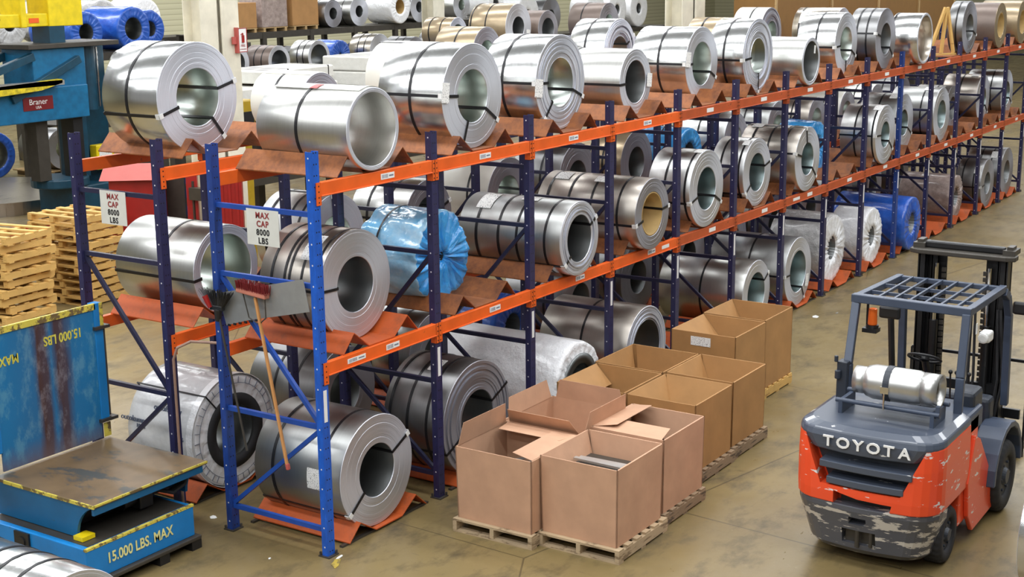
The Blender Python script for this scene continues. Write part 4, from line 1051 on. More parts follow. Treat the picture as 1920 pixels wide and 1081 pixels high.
for y in (-.38, .38):
    b = MB(); b.b2((MX+.24, y-.06, .06), (MX+.28, y+.06, .8)); b.b2((MX+.26, y-.06, .05), (MX+1.3, y+.06, .09)); b.build('fork', M['dark_steel'], FK)

# ------------------------------------------------------------------ lift table (upender) at the left
def patina(name, blue, rust, pale):
    m, nt, p = newmat(name)
    tc = nt.nodes.new('ShaderNodeTexCoord'); s = nt.nodes.new('ShaderNodeSeparateXYZ'); L(nt, tc.outputs['Object'], s.inputs[0])
    n = noise(nt, 7, (1, 1, .5), 8, .7)
    w = noise(nt, 4, (1.2, 1, .22), 5, .6)
    x = math_(nt, 'ADD', s.outputs['X'], math_(nt, 'MULTIPLY', math_(nt, 'SUBTRACT', w, .5), .22))
    f = ramp(nt, math_(nt, 'ADD', math_(nt, 'MULTIPLY', x, .8), .5), [(.10, (0, 0, 0)), (.36, (.2,)*3), (.42, (1, 1, 1)), (.49, (.9,)*3), (.54, (.15,)*3), (.60, (.95,)*3), (.66, (.9,)*3), (.74, (.1,)*3), (.95, (0, 0, 0))])
    sp = ramp(nt, n, [(.50, (0, 0, 0)), (.62, (1, 1, 1))])
    c = mix(nt, f, mix(nt, math_(nt, 'MULTIPLY', sp, .55), blue, pale), mix(nt, math_(nt, 'MULTIPLY', sp, .6), rust, srgb(132, 122, 128)))
    low = ramp(nt, math_(nt, 'ADD', s.outputs['Z'], math_(nt, 'MULTIPLY', n, .3)), [(.12, (1, 1, 1)), (.36, (0, 0, 0))])
    c = mix(nt, math_(nt, 'MULTIPLY', low, .8), c, srgb(104, 88, 92))
    L(nt, c, p.inputs['Base Color']); p.inputs['Roughness'].default_value = .45
    return m
M['patina'] = patina('worn_blue_plate', srgb(24, 112, 164), srgb(74, 50, 46), srgb(94, 152, 176))
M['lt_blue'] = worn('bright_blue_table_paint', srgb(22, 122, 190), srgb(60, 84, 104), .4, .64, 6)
M['lt_blue2'] = worn('shaded_blue_table_paint', srgb(16, 92, 136), srgb(52, 76, 92), .4, .66, 5)  # darker copy of the table blue, shade put into the colour
M['lt_top'] = worn('rusty_table_top', srgb(112, 92, 66), srgb(74, 74, 70), .42, .52, 2.6, (1, .5, 1), .1, .25)
M['yellow_edge'] = worn('worn_yellow_edge_paint', srgb(208, 192, 80), srgb(110, 92, 60), .5, .5, 12)
LT = thing('lift_table', 'blue steel tilting lift table marked 15.000 LBS. MAX with a worn upright back plate', 'lift table', (-.95, 1.22, 0))
b = MB(); b.b2((-.84, .0, .13), (.42, 1.40, .43)); b.build('base_frame', M['lt_blue'], LT, bevel=.008)
b = MB(); b.b2((-.78, .05, .43), (.37, 1.36, .433)); b.build('base_top_skin', M['dark_steel'], LT)
b = MB(); b.b2((-.845, -.004, .415), (.425, .03, .437)); b.build('yellow_base_edge', M['yellow_edge'], LT)
b = MB(); b.b2((-.88, -.05, .09), (.46, 1.42, .13)); b.build('skid_plate', M['dark_steel'], LT, bevel=.01)
for x in (-.6, .0, .4):
    b = MB(); b.b2((x-.06, -.04, 0), (x+.06, 1.4, .09)); b.build('skid_runner', M['black'], LT)
lettering('15.000 LBS. MAX', .135, plain('pale_yellow_stencil', srgb(226, 222, 150), .5), LT, (-.24, -.006, .275), ROT_MINUS_Y, .001, .80, bold=.003)
TD, TZ = 1.36, .78
def cheek_pts():
    p = [(.05, TZ-.03)] + [(.05 + .24*math.sin(PI/2*i/8)**1.3, TZ - .03 - .31*(1-math.cos(PI/2*i/8))) for i in range(1, 9)]
    p += [(.30, .44), (TD, .44), (TD+.05, TZ-.03)]
    return p
for x0 in (-.69, .60):
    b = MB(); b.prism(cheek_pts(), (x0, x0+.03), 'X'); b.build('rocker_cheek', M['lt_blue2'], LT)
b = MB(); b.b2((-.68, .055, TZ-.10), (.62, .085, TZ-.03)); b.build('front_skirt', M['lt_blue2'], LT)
b = MB(); b.b2((-.66, .5, .44), (.6, 1.3, TZ-.08)); b.build('inner_frame', M['black'], LT)
b = MB(); b.b2((-.69, .04, TZ-.03), (.67, .05+TD, TZ)); b.build('deck', M['lt_top'], LT, bevel=.004)
b = MB(); b.b2((-.69, .036, TZ-.018), (.67, .046, TZ+.001)); b.build('yellow_front_edge', M['yellow_edge'], LT)
b = MB(); b.b2((-.698, .036, TZ-.03), (-.684, TD-.1, TZ+.001)); b.build('yellow_side_edge', M['yellow_edge'], LT)
b = MB(); b.tube((-.15, .34, .56), (.2, .34, .60), .07, n=16); b.b2((.0, .24, .47), (.16, .44, .66)); b.build('hydraulic_motor', M['black'], LT, bevel=.01)
for k in range(3):
    b = MB(); b.pipe([(.2, .28+.03*k, .6), (.38, .22+.03*k, .52), (.5, .18+.03*k, .58), (.57, .2+.03*k, .70)], .018); b.build('hydraulic_hose', M['rubber'], LT)
b = MB(); b.b2((-.74, .16, .437), (-.60, .28, .475)); b.build('yellow_stop', M['yellow'], LT)
b = MB(); b.b2((-.86, .75, .24), (-.84, .95, .42)); b.tube((-.87, .85, .33), (-.84, .85, .33), .05, n=16); b.build('latch_eye', M['black'], LT)
bp = MB(); bp.b2((-.58, -.02, 0), (.58, .0, 1.34)); bp = bp.build('back_plate', M['patina'], LT, (.0, .05+TD, TZ+.02))
b = MB(); b.b2((-.60, -.03, 1.30), (.60, .0, 1.36)); b.build('yellow_top_edge', M['yellow_edge'], bp)
for xa, xb in ((.58, .68), (-.72, -.58)):
    b = MB(); b.b2((xa, -.03, .18), (xb, .06, 1.36)); b.build('side_channel', M['lt_blue'], bp, bevel=.006)
for lo, hi in (((.645, -.036, 1.1), (.685, -.03, 1.36)), ((.60, -.032, .0), (.68, -.02, .14))):
    b = MB(); b.b2(lo, hi); b.build('yellow_corner_mark', M['yellow_edge'], bp)
b = MB(); b.tube((.70, .0, .2), (.70, .0, 1.12), .018, n=8); b.b2((.56, -.06, 1.10), (.74, .04, 1.13)); b.b2((.55, -.06, .16), (.76, .04, .19)); b.build('guide_rod', M['dark_steel'], bp)
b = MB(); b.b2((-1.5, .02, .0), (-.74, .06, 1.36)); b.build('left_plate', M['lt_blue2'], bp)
ym = plain('worn_yellow_stencil', srgb(206, 196, 80), .5, 0, .3, 30)
lettering('15.000 LBS', .125, ym, bp, (.20, -.022, 1.12), ROT_MINUS_Y, .001, .8, bold=.003, spin=PI)
lettering('MAX', .125, ym, bp, (-.42, -.022, 1.04), ROT_MINUS_Y, .001, .8, bold=.003, spin=PI)

# ------------------------------------------------------------------ coils cut by the frame edge
coil(-3.02, -.15, .50, .02, 1.75, .25, 'silver strapped coil cut off at the bottom left corner of the view', 'bright', circ=(.2, .34, .46, .7), group=None)
coil(2.8, -6.77, .5, .02, 1.2, .25, 'pale coil of which only a sliver shows at the right edge beside the forklift', 'bright', circ=(.5,), group=None)

# ------------------------------------------------------------------ columns
def column(x, y, label, w=.42, two=True):
    t = thing('steel_column', label, 'column', (x, y, 0))
    t['kind'] = 'structure'
    for k, dx in enumerate((0, .49) if two else (0,)):
        b = MB(); b.b2((dx-w/2, -.2, 0), (dx+w/2, -.18, 8.8)); b.b2((dx-w/2, .18, 0), (dx+w/2, .2, 8.8)); b.b2((dx-.012, -.18, 0), (dx+.012, .18, 8.8))
        b.build('h_section', M['cream'], t)
    if two:
        b = MB(); b.b2((.21, -.1, 0), (.31, .1, 8.8)); b.build('filler_plate', M['cream'], t)
        b = MB(); b.tube((.27, -.22, 0), (.27, -.22, 8.8), .025, n=8); b.build('conduit', M['cream'], t)
column(7.52, 9.0, 'cream painted double steel column behind the near end of the racks', .38)
column(17.3, 5.2, 'cream painted double steel column rising behind the middle of the rear rack', .55)
column(22.0, 15, 'slim cream painted column far behind the racks', .5, False)
t = thing('fire_sign', 'red and white FIRE extinguisher sign fixed on the edge of the near column', 'sign', (8.20, 8.74, 4.17))
b = MB(); b.b2((-.10, -.01, -.20), (.10, .01, .20)); b.build('sign_board', M['white_sticker'], t)
b = MB(); b.b2((-.125, -.02, -.21), (-.10, .2, .21)); b.b2((-.125, .0, -.06), (-.22, .03, .06)); b.build('red_side', M['red_lid'], t)
b = MB()
for lo, hi in (((-.10, -.014, -.20), (-.088, -.01, .20)), ((.088, -.014, -.20), (.10, -.01, .20)), ((-.10, -.014, .188), (.10, -.01, .20)), ((-.10, -.014, -.20), (.10, -.01, -.188))): b.b2(lo, hi)
b.build('red_border', M['red'], t)
b = MB(); b.tube((0, -.016, -.04), (0, -.016, .08), .026, n=12); b.tube((0, -.016, .08), (0, -.016, .115), .011, n=8); b.bar((0, -.016, .115), (-.045, -.016, .09), .01, .01); b.build('extinguisher_pictogram', M['red'], t)
lettering('FIRE', .06, M['red'], t, (0, -.012, -.095), ROT_MINUS_Y, .001)
lettering('EXTINGUISHER', .022, M['red'], t, (0, -.012, -.15), ROT_MINUS_Y, .001)

# ------------------------------------------------------------------ blue slitting-line machine and turntable
MT = thing('coil_turnstile', 'tall blue machine with yellow top frame and braced arm beyond the rear rack', 'machine', (11.25, 17.0, 0))
b = MB(); b.b2((-1.25, -.5, 2.25), (.12, .5, 3.75)); b.build('arm_head', M['teal'], MT, bevel=.02)
b = MB(); b.b2((-4.2, -.55, 2.25), (.1, -.35, 2.95)); b.build('side_beam', M['teal'], MT, bevel=.02)
b = MB(); b.b2((-1.4, -.6, 3.75), (1.0, .6, 3.85)); b.build('top_plate', M['dark_steel'], MT, bevel=.01)
for p, q in (((-1.2, -.45, 3.6), (-4.2, -.45, 2.75)), ((-1.2, .45, 3.6), (-4.2, .45, 2.75)), ((-.1, -.56, 3.5), (-1.9, -.56, 2.75))):
    b = MB(); b.bar(p, q, .14, .16); b.build('diagonal_brace', M['teal_dark'], MT, bevel=.01)
b = MB(); b.tube((.45, -.1, 2.35), (.45, -.1, 3.78), .22, n=24); b.build('hydraulic_cylinder', M['teal_dark'], MT)
b = MB(); b.tube((.70, -.18, 2.4), (.70, -.18, 3.7), .03, n=10); b.build('cylinder_rod', M['chrome'], MT)
b = MB(); b.b2((.2, .1, .3), (1.15, .6, 3.75)); b.b2((-.15, -.25, .9), (.25, .25, 2.3)); b.build('mast_column', M['teal_dark'], MT, bevel=.02)
b = MB(); b.b2((-.25, -.4, .9), (.0, .0, 2.3)); b.build('dark_side_plate', M['black'], MT)
b = MB(); b.b2((-.45, -.5, 0), (1.2, .7, .75)); b.tube((-.4, 0, .75), (-.4, 0, .95), .62, n=28); b.build('base_casting', M['teal_dark'], MT, bevel=.03)
b = MB(); b.b2((-1.15, -.3, .95), (-.85, .0, 2.3)); b.build('guide_leg', M['dark_steel'], MT)
b = MB(); b.b2((.45, -.25, 1.0), (.95, -.02, 1.55)); b.build('yellow_control_box', M['yellow'], MT, bevel=.02)
b = MB(); b.b2((.52, -.256, 1.15), (.88, -.25, 1.40)); b.build('warning_sticker', M['paper'], MT)
b = MB(); b.prism([(-4.2, 3.0), (-.75, 3.12), (-.75, 3.04), (-1.3, 2.92), (-4.2, 2.78)], (-.78, -.62), 'Y'); b.build('yellow_hanging_guard', plain('dirty_yellow_guard', srgb(196, 176, 30), .5, 0, .4, 12), MT)
b = MB(); b.b2((-4.2, -.78, 3.0), (-.7, -.6, 3.10)); b.build('guard_plate', M['alu'], MT)
b = MB(); b.b2((-1.62, -.56, 2.50), (-.86, -.55, 2.78)); so = b.build('maker_plate', plain('maroon_plate', srgb(112, 24, 28), .4), MT)
lettering('Braner', .17, M['white_sticker'], so, (-1.24, -.562, 2.67), ROT_MINUS_Y, .002)
lettering('USA', .08, M['white_sticker'], so, (-1.24, -.562, 2.555), ROT_MINUS_Y, .002)
b = MB(); b.b2((-2.9, -.56, 2.42), (-2.38, -.55, 2.82)); b.build('white_notice', M['paper'], MT)
# yellow frame on top
b = MB(); b.b2((-4.4, -.3, 4.20), (.25, .3, 4.47)); b.build('yellow_crossbeam', M['yellow'], MT, bevel=.02)
b = MB(); b.b2((-1.32, -.35, 4.19), (-1.18, .35, 6.2)); b.build('yellow_upright', M['yellow'], MT, bevel=.02)
b = MB(); b.b2((-.62, -.35, 4.19), (.27, .35, 6.2)); b.build('yellow_main_upright', M['yellow'], MT, bevel=.02)
b = MB(); b.b2((-.65, -.36, 3.85), (-.25, .2, 4.2)); b.build('blue_lug', M['teal_dark'], MT)
lettering('N CAP', .20, M['black_ink'], MT, (-2.1, -.31, 4.335), ROT_MINUS_Y, .002)
b = MB(); b.b2((-1.1, -.31, 4.28), (-.85, -.30, 4.38)); b.build('orange_sticker', M['orange'], MT)
TT = thing('turntable', 'large round polished steel turntable on the floor by the blue machine', 'turntable', (11.5, 20.3, 0))
b = MB(); b.tube((0, 0, 0), (0, 0, .3), 2.2, n=72); b.build('table_disc', M['warm'], TT)
t = thing('red_guard_rail', 'dark red low guard beam in front of the turntable', 'guard rail', (9.6, 14.7, 0))
b = MB(); b.b2((-3.2, -.1, .15), (1.2, .1, .5)); b.build('guard_beam', M['red'], t, bevel=.02)
for x in (-2.9, -1, .9):
    b = MB(); b.b2((x-.08, -.08, 0), (x+.08, .08, .15)); b.build('foot', M['black'], t)

# ------------------------------------------------------------------ stacks of empty pallets
def loose_pallet(x, y, z, rz, label, i):
    t = thing('wooden_pallet', label, 'pallet', (x, y, z), rz, group='pallets in the two tall stacks')
    w, d = 1.15, 1.0
    for j in range(3):
        b = MB(); yy = -w/2 + .05 + (w-.10)*j/2; b.b2((-d/2, yy-.045, .02), (d/2, yy+.045, .11)); b.build('stringer', M['wood_new'], t)
    for k in range(4):
        b = MB(); xx = -d/2 + .06 + (d-.12)*k/3; b.b2((xx-.05, -w/2, .11), (xx+.05, w/2, .132)); b.build('deck_board', M['wood_new'], t)
    for k in range(2):
        b = MB(); xx = -d/2 + .08 + (d-.16)*k; b.b2((xx-.05, -w/2, 0), (xx+.05, w/2, .02)); b.build('bottom_board', M['wood_new'], t)
r = random.Random(4)
LV = ['lowest', 'second', 'third', 'fourth', 'fifth', 'sixth', 'seventh', 'eighth', 'ninth', 'tenth', 'eleventh']
for st_, (x, y, n, nm) in enumerate(((4.15, 10.15, 11, 'left'), (5.9, 10.45, 11, 'right'))):
    for i in range(n):
        pos = 'topmost of' if i == n-1 else LV[i] + ' from the floor in'
        loose_pallet(x + r.uniform(-.06, .06), y + r.uniform(-.06, .06), i*.134, r.uniform(-.09, .09) + .1, 'rough yellow pallet, %s the %s stack behind the rear rack' % (pos, nm), i)

# ------------------------------------------------------------------ red cabinets, pump unit, extinguisher
t = thing('red_hopper', 'dark red steel bin with a faded sloping lid behind the navy end frame', 'bin', (7.05, 10.4, 0), math.radians(-52))
b = MB(); b.b2((-.34, -.2, 0), (.55, .3, 1.92)); b.build('bin_body', M['red'], t, bevel=.02)
b = MB(); b.prism([(-.34, 1.88), (.32, 1.88), (.32, 2.05), (.22, 2.10)], (-.47, .48), 'X'); b.build('sloping_lid', M['red_lid'], t, bevel=.01)
t = thing('red_locker', 'dark red ribbed locker seen through the gap between the near racks', 'locker', (7.33, 8.35, 0), math.radians(-50))
b = MB(); b.b2((-.20, -.15, 0), (.20, .15, 2.1)); b.build('locker_body', M['red'], t, bevel=.02)
for i in range(3):
    b = MB(); b.b2((-.14 + .12*i, -.17, .1), (-.10 + .12*i, -.15, 2.05)); b.build('rib', M['red'], t)
t = thing('red_post', 'narrow dark red post behind the fire extinguisher', 'post', (7.02, 8.9, 0), math.radians(-50))
b = MB(); b.b2((-.09, -.09, 0), (.09, .09, 2.1)); b.b2((-.13, -.13, 0), (.13, .13, .03)); b.build('post_section', M['red'], t, bevel=.01)
t = thing('fire_extinguisher', 'red fire extinguisher hanging by the dark red locker', 'fire extinguisher', (6.95, 8.45, 1.75))
b = MB(); b.lathe([(.001, -.28), (.085, -.26), (.09, -.2), (.09, .2), (.07, .27), (.03, .31), (.001, .31)], 24, False); b.build('bottle', plain('bright_red_paint', srgb(190, 30, 26), .3), t, (0, 0, 0), (math.radians(90), 0, 0))
b = MB(); b.box((0, 0, .34), (.04, .1, .05)); b.pipe([(0, -.04, .34), (.1, -.06, .25), (.11, -.06, -.1)], .012); b.build('valve_and_hose', M['black'], t)
b = MB(); b.b2((-.06, .09, -.1), (.06, .4, .1)); b.b2((.0, .36, -1.75), (.06, .42, .2)); b.build('bracket', M['dark_steel'], t)
t = thing('pump_unit', 'dark pump unit with bright blue caps between the red bin and the locker', 'pump', (7.95, 9.85, 0))
b = MB(); b.b2((-.4, -.2, 0), (.4, .35, 1.95)); b.build('steel_frame', M['dark_steel'], t)
for z in (1.0, 1.3, 1.6, 1.85):
    b = MB(); b.tube((-.36, -.25, z), (-.05, -.25, z), .10, n=16); b.build('blue_cap', plain('bright_blue_cap', srgb(20, 110, 210), .35), t)
    b = MB(); b.tube((-.05, -.25, z), (.4, -.25, z), .07, n=12); b.build('motor_barrel', M['alu'], t)

# ------------------------------------------------------------------ racks and coils far behind
def back_rack(x0, x1, y0, y1, decks, label, step=2.2, mat='dark_steel'):
    t = thing('storage_rack', label, 'storage rack', (x0, y0, 0))
    n = max(1, round((x1-x0)/step))
    for i in range(n+1):
        x = (x1-x0)*i/n
        for y in (0, y1-y0):
            b = MB(); b.b2((x-.09, y-.07, 0), (x+.09, y+.07, decks[-1])); b.build('post', M[mat], t)
    for z in decks:
        for y in (0, y1-y0):
            b = MB(); b.b2((-.1, y-.06, z-.2), (x1-x0+.1, y+.06, z)); b.build('deck_beam', M[mat], t)
        b = MB(); b.b2((-.1, 0, z-.03), (x1-x0+.1, y1-y0, z)); b.build('deck', M[mat], t)
    return t
back_rack(9.6, 12.4, 5.5, 6.7, [1.8, 3.46], 'dark steel rack standing just behind the rear rack', mat='navy_bar')
back_rack(16.6, 24.5, 9.2, 12.4, [1.8, 3.46], 'deep dark rack between the far column and the back wall', mat='navy_bar')
coil(10.85, 5.6, .427, 3.47, .82, .2, 'beige coil with two bands on the rack just behind the rear rack', 'beige', edge='edge_dark', circ=(.5,), nseg=56)
coil(17.84, 11.2, .36, 3.47, .8, .2, 'olive-beige banded coil beyond the slim column', 'beige', edge='edge', circ=(.35, .75), nseg=56)
coil(17.5, 9.3, .524, 3.47, 1.0, .24, 'large beige coil with dark eye high behind the front coils', 'beige', edge='edge', inner='bore_dark', circ=(.55, .95), tags=[('f', -20, .4, .15, .15)], nseg=56)
coil(18.75, 9.3, .43, 3.47, .8, .26, 'dark brown coil with black eye beside the large beige coil', 'brown', edge='edge_dark', inner='bore_dark', circ=(), nseg=56)
coil(21.6, 9.3, .48, 3.47, .9, .2, 'brown coil half hidden by the far column', 'brown', edge='edge_dark', circ=(.6,), nseg=56)
# long pale rack in the background
back_rack(22.6, 41, 24, 25.4, [1.75, 3.35], 'long dark steel rack of coils and cartons at the back of the hall', 2.4)
bk = [('dull', 28.4, .47, 1.5, 'dark strapped coil'), ('satin', 29.8, .50, 1.3, 'silver banded coil'), ('bright', 33.3, .55, 1.0, 'shiny coil with labelled face')]
for m_, x_, R_, l_, lb in bk:
    coil(x_, 24.0, R_, 3.36, l_, .2, lb + ' on top of the long background rack', m_, edge='edge_dark' if m_ == 'dull' else 'edge', inner='bore_dark', circ=(.3, .7), nseg=48)
wrapped(31.9, 23.8, .60, 3.36, 1.2, .26, 'white paper wrapped coil with yellow core on top of the long background rack', 'white_film', seed=51, dark_core=False)
for i, (x_, m_, R_) in enumerate(((23.75, 'brown', .55), (26.05, 'brown', .55), (28.35, 'grey', .5), (32.95, 'grey', .5), (35.25, 'dull', .5), (37.55, 'satin', .5))):
    coil(x_, 24.0, R_, 1.76, 1.0, .36 if i < 2 else .25, '%s coil in the lower level of the long background rack, %s from the left' % ({'brown': 'brown', 'grey': 'grey', 'dull': 'dark', 'satin': 'silver'}[m_], ORD[i]), m_, circ=(.5,), nseg=48)
wrapped(30.65, 24.1, .5, 1.76, 1.0, .2, 'blue wrapped coil in the lower level of the long background rack', 'blue_wrap', seed=52)
def carton_pallet(x, y, z, w, h, label, mat):
    t = thing('carton_stack', label, 'carton', (x, y, z))
    b = MB(); b.b2((-w/2, -.5, .14), (w/2, .5, h)); b.build('carton_block', M[mat], t, bevel=.02)
    for k in (-1, 0, 1):
        b = MB(); b.b2((k*w*.42-.05, -.5, 0), (k*w*.42+.05, .5, .11)); b.build('pallet_runner', M['wood'], t)
    b = MB(); b.b2((-w/2, -.5, .11), (w/2, .5, .14)); b.build('pallet_deck', M['wood'], t)
    return t
for i, (x_, w_, h_, mt) in enumerate(((24.2, 1.1, .95, 'cardboard_b'), (25.6, 1.2, 1.45, 'pink_wrap'), (27.1, 1.3, 1.4, 'cardboard_b'))):
    carton_pallet(x_, 24.6, 3.35, w_, h_, '%s palletised carton stack on the long background rack, %s from the left' % (('brown', 'film-wrapped', 'tan')[i], ORD[i]), mt)
# blue wrapped rolls on a rack behind the machine
back_rack(13.9, 20.6, 20.6, 22, [1.6, 3.30], 'dark rack carrying blue wrapped rolls behind the blue machine', 2.4)
wrapped(14.75, 20.4, .52, 3.31, 1.6, .22, 'royal blue wrapped roll, left one above the blue machine', 'blue_wrap', seed=61)
wrapped(16.2, 20.3, .56, 3.31, 1.5, .28, 'royal blue wrapped roll with white tape in its end, left of the near column', 'blue_wrap', seed=62)
wrapped(17.4, 21.0, .50, 3.31, .9, .2, 'royal blue wrapped roll partly behind the near column', 'blue_wrap', seed=63)
coil(13.1, 16.0, .42, 2.75, 1.3, .34, 'mirror thin-walled coil just right of the blue machine', 'bright', circ=(), nseg=48)
t = thing('coil_stand', 'dark stand under the mirror thin-walled coil by the blue machine', 'stand', (13.1, 16.6, 0))
b = MB(); b.b2((-.3, -.5, 2.6), (.3, .5, 2.75)); b.build('stand_top', M['dark_steel'], t)
b = MB(); b.b2((-.2, -.4, 0), (.2, .4, 2.6)); b.build('stand_leg', M['dark_steel'], t)
coil(11.6, 24, .7, 2.4, 1.5, .4, 'grey coil with dark eye far behind the yellow frame', 'satin', edge='edge_dark', inner='bore_dark', circ=(), nseg=48)
back_rack(9.5, 13, 24, 25.5, [2.39], 'dark rack far behind the yellow frame', 1.7)
wrapped(9.0, 17.9, .60, 3.0, 1.0, .2, 'white wrapped roll at the left edge behind the braced arm', 'white_film', seed=64)
t = thing('coil_stand', 'dark stand under the white wrapped roll at the left edge', 'stand', (9.0, 18.4, .3))
b = MB(); b.b2((-.3, -.5, 0), (.3, .5, 2.7)); b.build('stand_leg', M['dark_steel'], t)
wrapped(14.05, 23.5, .62, .02, 1.0, .38, 'royal blue wrapped ring on the floor at the left edge', 'blue_wrap', seed=65)
coil(15.6, 22.7, .55, .14, 1.2, .25, 'grey coil under green film on a pallet beyond the turntable', 'dull', circ=(), nseg=48)
t = thing('pallet_skid', 'wooden pallet under the grey coil beyond the turntable', 'pallet', (15.6, 23.3, 0))
for k in (-1, 0, 1):
    b = MB(); b.b2((k*.5-.06, -.7, 0), (k*.5+.06, .7, .11)); b.build('runner', M['wood'], t)
b = MB(); b.b2((-.7, -.7, .11), (.7, .7, .138)); b.build('deck', M['wood'], t)
# paper wrapped sheet packs
M['kraft_white'] = film('white_kraft_wrap', (.62, .61, .56), .5, (.78, .77, .72), bs=.3, scale=3)
def sheet_pack(x, y, z, w, d, h, label, rz=0.0):
    t = thing('sheet_pack', label, 'sheet pack', (x, y, z), rz, group='white wrapped sheet packs')
    b = MB(); b.b2((-w/2, -d/2, 0), (w/2, d/2, h)); b.build('wrapped_sheets', M['kraft_white'], t, bevel=.03)
    for k in (-.4, -.28, -.16, .42):
        b = MB(); b.b2((w*k-.012, -d/2-.004, -.0), (w*k+.012, d/2+.004, h+.004)); b.build('band', M['strap'], t)
back_rack(9.6, 16.3, 10.6, 12.0, [1.5, 2.9], 'dark rack stacked with white wrapped sheet packs', 2.4)
sheet_pack(10.2, 11.3, 2.91, 2.0, 1.2, .22, 'white wrapped sheet pack at the left end of the sheet rack, behind the black mast')
sheet_pack(12.1, 11.3, 2.91, 1.6, 1.2, .2, 'lower white wrapped sheet pack in the middle of the sheet rack')
sheet_pack(11.75, 11.3, 3.18, 2.1, 1.2, .25, 'upper white wrapped sheet pack in the middle of the sheet rack', .02)
b = MB()
for k in (-.8, 0, .8): b.b2((k-.05, -.5, 0), (k+.05, .5, .07))
o_ = b.build('timber_spacer', M['wood'], None, (11.9, 11.3, 3.11)); tag(o_, 'timber spacers between the two middle white sheet packs', 'timber')
sheet_pack(15.0, 11.3, 2.91, 2.4, 1.2, .3, 'lower white wrapped sheet pack at the right end of the sheet rack')
sheet_pack(15.0, 11.3, 3.22, 2.4, 1.2, .3, 'upper white wrapped sheet pack at the right end of the sheet rack', .03)
t = thing('pallet_lifter', 'yellow lifting machine with a black mast behind the white-topped coil', 'lift truck', (8.75, 9.6, 0))
b = MB(); b.b2((-.30, -.3, 2.45), (.25, .3, 3.1)); b.b2((-.25, -.25, 0), (.2, .25, 2.45)); b.build('yellow_body', plain('ochre_yellow_paint', srgb(170, 140, 30), .45), t, bevel=.03)
b = MB(); b.tube((0, -.1, 3.1), (0, -.1, 3.9), .10, n=16); b.tube((-.04, -.1, 3.9), (-.04, -.1, 4.8), .04, n=10); b.build('mast_tube', M['black'], t)
b = MB(); b.b2((-.22, -.34, 2.6), (.18, -.3, 2.9)); b.build('black_panel', M['black'], t)
back_rack(18.4, 30.8, 3.6, 4.4, [3.01], 'dark rack carrying the very large brown crate', 3.0)
# a lower rack of odd coils in front of the long one
back_rack(16.6, 30, 18, 19.3, [2.5], 'dark steel rack with odd coils under the long background rack', 2.1)
for i, (x_, R_, b_, l_, m_, e_) in enumerate(((17.4, .46, .30, 1.0, 'warm', 'edge'), (19.0, .42, .30, .9, 'brown', 'edge'), (20.6, .45, .34, .7, 'satin', 'edge'), (23.3, .48, .2, .8, 'warm', 'edge'), (25.0, .40, .2, .9, 'dull', 'edge_dark'), (26.6, .46, .25, .8, 'dull', 'edge_dark'), (28.3, .44, .2, .9, 'satin', 'edge'))):
    coil(x_, 17.9, R_, 2.51, l_, b_, '%s coil on the lower rack of odd coils in the background, %s from the left' % ({'warm': 'bronze', 'brown': 'brown', 'satin': 'silver', 'dull': 'dark'}[m_], ORD[i]), m_, edge=e_, inner='bore_dark', circ=(.3, .6), nseg=48)
wrapped(22.0, 18.3, .42, 2.51, .8, .05, 'blue wrapped coil on the lower rack of odd coils in the background', 'blue_wrap', seed=55)
back_rack(14.5, 24.3, 26.2, 27.4, [3.25], 'dark rack of white rolls high behind the blue wrapped rolls', 2.4)
for i, x_ in enumerate((15.2, 16.9, 18.6, 20.3, 22.0)):
    wrapped(x_, 26.2, .62, 3.26, 1.2, .2, 'white wrapped roll high behind the blue rolls, %s from the left' % ORD[i], ('white_film', 'grey_film')[i % 2], seed=90+i)
coil(36.0, 24.0, .55, 3.36, 1.2, .2, 'silver coil near the right end of the long background rack', 'satin', circ=(.5,), nseg=48)
wrapped(38.4, 24.0, .55, 3.36, 1.4, .2, 'white wrapped roll at the right end of the long background rack', 'white_film', seed=97)
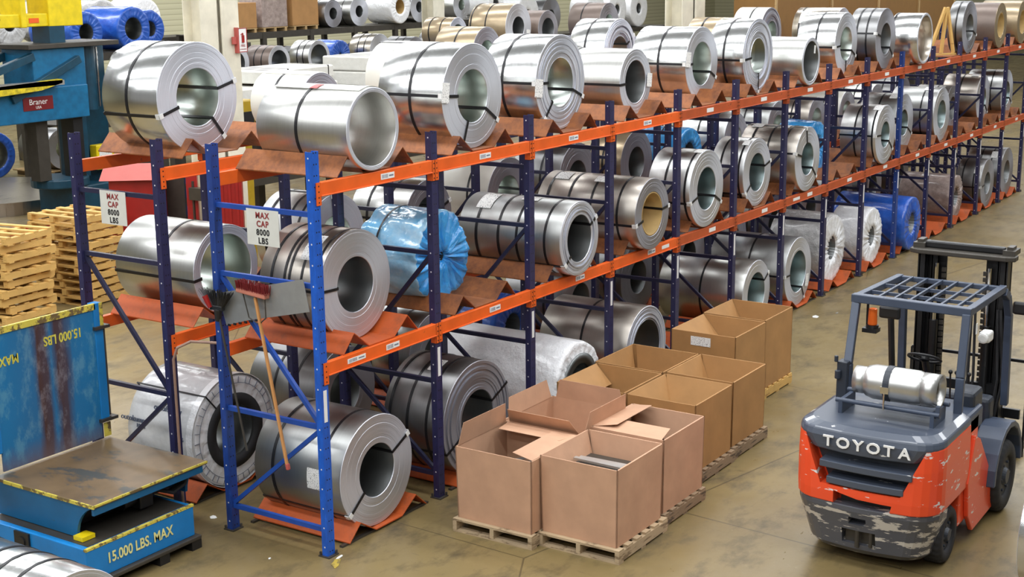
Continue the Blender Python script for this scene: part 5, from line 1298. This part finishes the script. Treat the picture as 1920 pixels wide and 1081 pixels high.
# white rolls against the back wall
for i, x_ in enumerate((43.3, 46.2, 52.4, 54.6, 56.9)):
    wrapped(x_, 27.5, .95, 2.2, 1.0, .26, 'white wrapped upright roll by the back wall, %s from the left' % ORD[i], 'white_film', pleat=.01, sag=.0, seed=70+i)
coil(48.2, 27.5, .85, 2.2, 1.0, .3, 'dark coil between the white rolls by the back wall', 'dull', edge='edge_dark', inner='bore_dark', circ=(), nseg=48)
back_rack(42, 60, 27.4, 28.8, [2.19], 'far rack under the white rolls by the back wall', 3)
wrapped(33.4, 20.2, .5, 3.0, 1.2, .3, 'white wrapped roll with toothed dark end right of the slim column', 'white_film', seed=81)
t = thing('coil_stand', 'dark stand under the white roll right of the slim column', 'stand', (33.4, 20.8, 0))
b = MB(); b.b2((-.8, -.5, 0), (.8, .5, 2.99)); b.build('stand_block', M['dark_steel'], t)

# ------------------------------------------------------------------ litter and marks on the floor
M['blot'] = worn('yellow_paint_blot', srgb(176, 152, 60), srgb(120, 104, 60), .6, .5, 14)
def scrap(x, y, w, d, rz, label, mat='white_sticker', n=7, seed=1):
    r = random.Random(seed); pts = [((w/2)*math.cos(2*PI*i/n)*r.uniform(.6, 1), (d/2)*math.sin(2*PI*i/n)*r.uniform(.6, 1)) for i in range(n)]
    b = MB(); b.prism(pts, (0, .004), 'Z'); o = b.build('paper_scrap', M[mat], None, (x, y, .0005), (0, 0, rz)); tag(o, label, 'scrap')
scrap(-.10, -.14, .26, .10, .5, 'yellow paint blot on the floor in front of the bright blue post', 'blot', 9, 3)
scrap(.02, -.08, .14, .04, .2, 'white plaster crumbs at the foot of the bright blue post', 'white_sticker', 8, 4)
scrap(.10, 1.62, .12, .08, .9, 'white paper scrap on the floor behind the lift table', 'white_sticker', 6, 5)
scrap(10.9, -.42, .22, .13, .3, 'white paper scrap on the floor by the sixth floor cradle', 'white_sticker', 5, 6)
scrap(11.3, -.62, .16, .05, .1, 'grey flat scrap on the floor beside the white paper scrap', 'grey_metal', 6, 7)
scrap(5.0, -3.2, .06, .03, .1, 'tiny white chip on the aisle floor beside the forklift', 'white_sticker', 5, 8)
scrap(-.35, .45, .05, .03, .4, 'tiny white chip on the floor between lift table and bright blue post', 'white_sticker', 5, 9)
